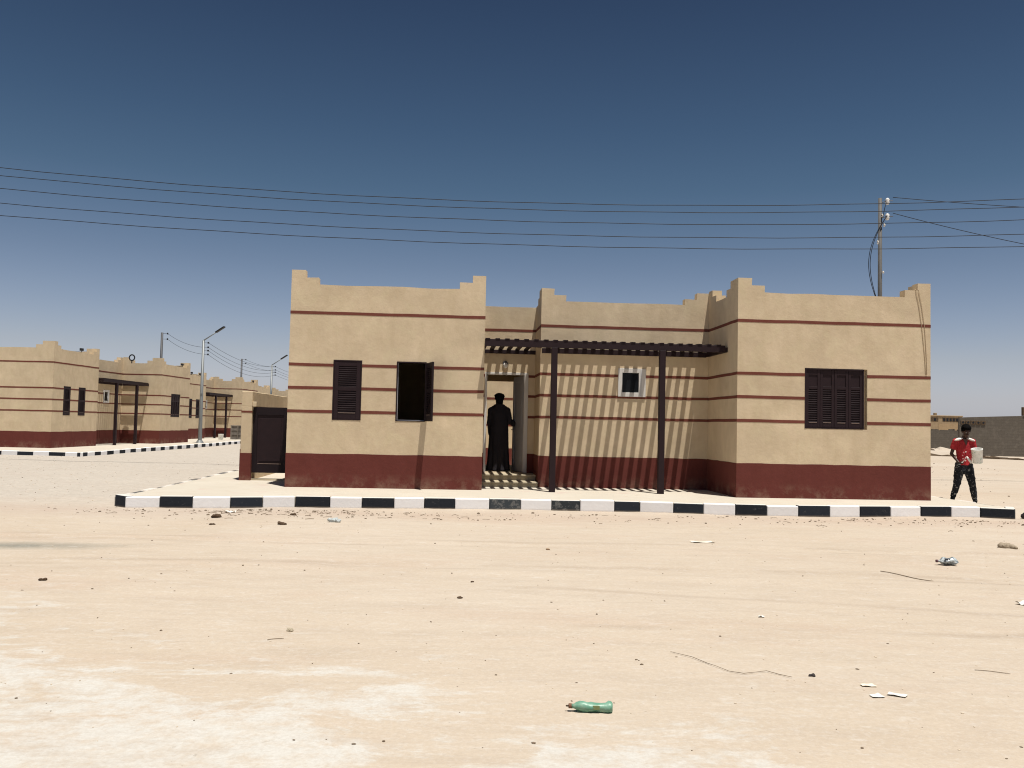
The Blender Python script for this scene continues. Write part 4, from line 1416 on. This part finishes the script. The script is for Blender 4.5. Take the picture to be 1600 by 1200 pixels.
b.tube([(.0, .0, 1.42), (.005, -.01, 1.50), tuple(Hm @ Vector((0, .03, -.05)))], [.062, .055, .054], 14)
# trunk
b.ell((0, 0, 1.30), (.155, .10, .20), 20, 12); b.ell((0, .0, 1.10), (.135, .095, .18), 20, 12); b.ell((0, .01, .96), (.15, .11, .12), 20, 12)
b.tube([(-.17, .0, 1.425), (.17, .0, 1.425)], [.058, .058], 12)
# right arm of the boy (image left): hangs, forearm forward
shL = (-.19, 0, 1.415); elL = (-.275, .04, 1.14); wrL = (-.165, -.13, .965)
limb(b, [shL, elL], [.052, .038]); limb(b, [elL, wrL], [.038, .026])
hand(b, wrL, (.75, -.25, -.25), (.1, .1, .98), 1, 1.15)
# left arm (image right): elbow bent, forearm round the bucket
shR = (.19, 0, 1.415); elR = (.255, .05, 1.17); wrR = (.155, -.155, 1.125)
limb(b, [shR, elR], [.052, .038]); limb(b, [elR, wrR], [.038, .027])
hand(b, wrR, (.35, -.85, -.1), (.9, .3, -.1), -1, .7)
# legs
hipL, knL, anL = (-.085, .01, .90), (-.165, -.01, .49), (-.235, .17, .10)
hipR, knR, anR = (.085, .01, .90), (.155, -.09, .49), (.225, -.10, .085)
for hp_, kn, an in ((hipL, knL, anL), (hipR, knR, anR)):
    limb(b, [hp_, kn], [.085, .055]); limb(b, [kn, an], [.052, .036])
body = fuse(b, 'body', M_SKIN, boy, .0062, 3)
for (ax, ay, az), lb in ((anL, 0), (anR, 1)):
    s_m = MB(); s_m.ell((ax, ay - .06, .04), (.045, .125, .04), 14, 8); s_m.ell((ax, ay, .06), (.042, .055, .05), 12, 8)
    fuse(s_m, 'shoe', M_SHOE, boy, .008, 2)
hm = MB()
hm.ell(hp(0, .030, .050), (0.1104, 0.1130, 0.1062), 20, 14, hr)
hm.ell(hp(0, -.022, .088), (0.0912, 0.0768, 0.0565), 16, 10, hr)
hm.ell(hp(0, .068, -.005), (0.0888, 0.0542, 0.0735), 16, 10, hr)
fuse(hm, 'hair', M_HAIR, boy, .008, 2, .012, .02)
for sx in (-1, 1):
    e = MB(); e.ell(hp(sx * .029, -.071, .006), (.012, .008, .007), 10, 8, hr); eo = e.build('eye', M_EYE, body, True)
    eo.parent = boy
    e2 = MB(); e2.ell(hp(sx * .029, -.0785, .004), (.0055, .003, .0055), 8, 6, hr); e2.build('pupil', M_HAIR, eo, True)
# shirt
sm = MB()


def tor(mb, prof, n=28, fold=.0):
    rings = []
    for cx, cy, z, rx, ry in prof:
        rings.append([(cx + rx * math.cos(t) * (1 + fold * math.sin(5 * t + z * 20)), cy + ry * math.sin(t) * (1 + fold * math.sin(7 * t + z * 13)), z) for t in [2 * math.pi * k / n for k in range(n)]])
    mb.rings(rings, True)


tor(sm, [(0, .005, .90, .180, .128), (0, .005, .95, .174, .124), (0, 0, 1.05, .168, .118), (0, 0, 1.2, .178, .120), (0, 0, 1.33, .188, .118), (0, 0, 1.41, .178, .105), (0, 0, 1.455, .135, .085), (0, .0, 1.475, .085, .07)], fold=.02)
for sh, el in ((shL, elL), (shR, elR)):
    a = Vector(sh); e = Vector(el); m = a.lerp(e, .62)
    sm.tube([tuple(a + Vector((-.07 if sh[0] > 0 else .07, 0, .01))), tuple(a), tuple(m)], [.07, .078, .073], 16)
    sm.ell(tuple(a), (.078, .078, .07), 14, 10)
shirt = fuse(sm, 'shirt', M_SHIRT, boy, .0085, 3, .016, .09)
# white yokes laid over the shoulders
for sx in (-1, 1):
    y_ = MB()
    y_.ell((sx * .135, -.020, 1.462), (.112, .110, .030), 20, 10, (0, sx * R(17), 0))
    yo = fuse(y_, 'shoulder_panel', M_YOKE, shirt, .008, 1)
# open collar: v of skin in front
vn = MB(); vn.add([(-.05, -.098, 1.475), (.06, -.098, 1.475), (.012, -.134, 1.325), (-.045, -.06, 1.48), (.055, -.06, 1.48), (.012, -.10, 1.325)],
                  [(0, 2, 1), (3, 4, 5), (0, 1, 4, 3), (1, 2, 5, 4), (2, 0, 3, 5)])
vn.build('open_collar', simple('grey_brown_collar', (.10, .055, .045), .1), shirt)
# paint drops on the shirt
dr = MB(); q = random.Random(3)
for i in range(9):
    x = q.uniform(-.1, .05); z = q.uniform(.98, 1.22)
    dr.ell((x, -.128, z), (q.uniform(.004, .011), .010, q.uniform(.005, .018)), 8, 6)
dr.build('paint_drips', M_YOKE, shirt)
# trousers, baggy with low crotch and tight cuffs
tm = MB()
tor(tm, [(0, .01, .70, .175, .125), (0, .01, .80, .205, .135), (0, .01, .88, .185, .13), (0, .01, .93, .165, .118)], fold=.03)
for hp_, kn, an in ((hipL, knL, anL), (hipR, knR, anR)):
    m1_ = Vector(hp_).lerp(Vector(kn), .5); m2_ = Vector(kn).lerp(Vector(an), .5); m3_ = Vector(kn).lerp(Vector(an), .86)
    limb(tm, [hp_, tuple(m1_), kn, tuple(m2_), tuple(m3_)], [.115, .105, .082, .070, .052], 16)
    tm.tube([tuple(m3_), tuple(Vector(kn).lerp(Vector(an), .97))], [.048, .045], 14)
fuse(tm, 'trousers', M_TROUS, boy, .009, 3, .035, .07)

# roller in his right hand
ROS = 1
ro = empty('paint_roller', (9.95, 19.35, -.17), R(-12), 'white paint roller held in the boy hand', 'paint roller')
ro.scale = (.90, .95, 1.0)
mm = MB(); mm.tube([(-.150, -.150, .955), (-.075, -.185, .965)], .013, 10); mm.build('handle', M_YOKE, ro, True)
mm = MB(); mm.tube([(-.078, -.184, .965), (-.040, -.195, 1.02), (-.025, -.20, 1.075), (.0, -.20, 1.088), (.012, -.20, 1.075)], .006, 8); mm.build('frame_rod', M_YOKE, ro, True)
mm = MB(); mm.tube([(.005, -.20, 1.080), (.11, -.20, .955)], .025, 16); mm.build('roller_sleeve', M_YOKE, ro, True)
# bucket in his left arm
Rb = Matrix.Rotation(R(-12), 4, 'Z')
pb = Vector((9.95, 19.35, -.17)) + (Rb @ Vector((.215, -.21, .965)))
bucket(tuple(pb), (R(10), R(-9), 0), 'white paint bucket hugged by the boy in red', 1.0).scale = (.98, .98, 1.24)

# --- man in a robe, seen from behind in the doorway (his front faces +v)
MP = W(4.665, 3.06, .247)
MP.x -= .03
man = empty('person', tuple(MP), HA, 'man in long dark robe standing in the open doorway, back turned', 'person')
man.scale = (1.03, 1.03, 1.06)
b = MB()
b.ell((0, .01, 1.68), (.076, .096, .118), 18, 12); b.ell((0, .05, 1.62), (.055, .06, .07), 14, 10)
b.tube([(0, .112, 1.69), (0, .128, 1.655)], [.012, .016], 8)
b.ell((-.078, 0, 1.665), (.010, .02, .032)); b.ell((.078, 0, 1.665), (.010, .02, .032))
b.tube([(0, 0, 1.40), (0, 0, 1.60)], [.07, .06], 14)
b.ell((0, 0, 1.30), (.18, .11, .22), 20, 12); b.ell((0, 0, 1.05), (.16, .12, .2), 20, 12)
b.tube([(-.18, 0, 1.46), (.18, 0, 1.46)], [.06, .06])
SR, ER, WR = (.19, 0, 1.42), (.255, .03, 1.17), (.395, .16, 1.09)
SL, EL, WL = (-.19, 0, 1.42), (-.215, .02, 1.12), (-.19, .08, .88)
limb(b, [SR, ER, WR], [.05, .04, .028]); limb(b, [SL, EL, WL], [.05, .04, .028])
hand(b, WR, (.85, .45, -.05), (-.4, .8, 0), 1, .8); hand(b, WL, (.05, .15, -1), (.9, 0, 0), 1, .5)
for sx in (-1, 1): limb(b, [(sx * .09, 0, .92), (sx * .10, 0, .5), (sx * .10, 0, .08)], [.085, .055, .038])
fuse(b, 'body', M_SKIN, man, .0075, 3)
for sx in (-1, 1):
    s_m = MB(); s_m.ell((sx * .10, .06, .035), (.045, .13, .035), 14, 8); s_m.build('shoe', M_SHOE, man, True)
tb = MB()
tb.ell((0, .0, 1.715), (.112, .122, .11), 20, 12)
tb.tube([(0, -.005, 1.50), (0, -.005, 1.66)], [.085, .088], 16)
for k_, (r_, z_) in enumerate(((.094, 1.70), (.100, 1.735), (.094, 1.77), (.080, 1.79))):
    ring = [(r_ * math.cos(t), r_ * 1.12 * math.sin(t), z_ + .012 * math.sin(t * 2 + k_ * 1.7)) for t in [2 * math.pi * i / 22 for i in range(23)]]
    tb.tube(ring, .026, 8, False)
tb.ell((-.105, -.03, 1.765), (.028, .03, .022), 10, 8); tb.tube([(0, -.06, 1.70), (-.01, -.085, 1.60)], [.06, .035], 10)
fuse(tb, 'turban', M_TURB, man, .009, 1, .012, .04)
rb = MB()
prof = [(0, 0, .02, .275, .20), (0, 0, .3, .252, .19), (0, 0, .6, .24, .175), (0, 0, .9, .228, .165), (0, 0, 1.15, .222, .155), (0, 0, 1.32, .225, .145), (0, 0, 1.42, .22, .13), (0, 0, 1.50, .175, .11), (0, 0, 1.56, .11, .095)]
rings = []
for cx, cy, z, rx, ry in prof:
    am = .085 * max(0, 1 - z / 1.35)
    rings.append([(cx + rx * math.cos(t) * (1 + am * math.sin(9 * t + z)), cy + ry * math.sin(t) * (1 + am * math.sin(9 * t + z) + .5 * am * math.sin(17 * t)), z) for t in [2 * math.pi * k / 72 for k in range(72)]])
rb.rings(rings, True)
rb.tube([(.12, 0, 1.45), SR, ER, tuple(Vector(ER).lerp(Vector(WR), .85))], [.075, .088, .078, .068], 16)
rb.ell(SR, (.085, .085, .075)); rb.ell(ER, (.085,) * 3)
rb.tube([(-.12, 0, 1.45), SL, EL, (-.19, .07, .84)], [.075, .088, .075, .06], 16)
rb.ell(SL, (.085, .085, .075)); rb.ell(EL, (.08,) * 3)
fuse(rb, 'robe', M_ROBE, man, .010, 2, .012, .12)
print('objects', len(bpy.data.objects))
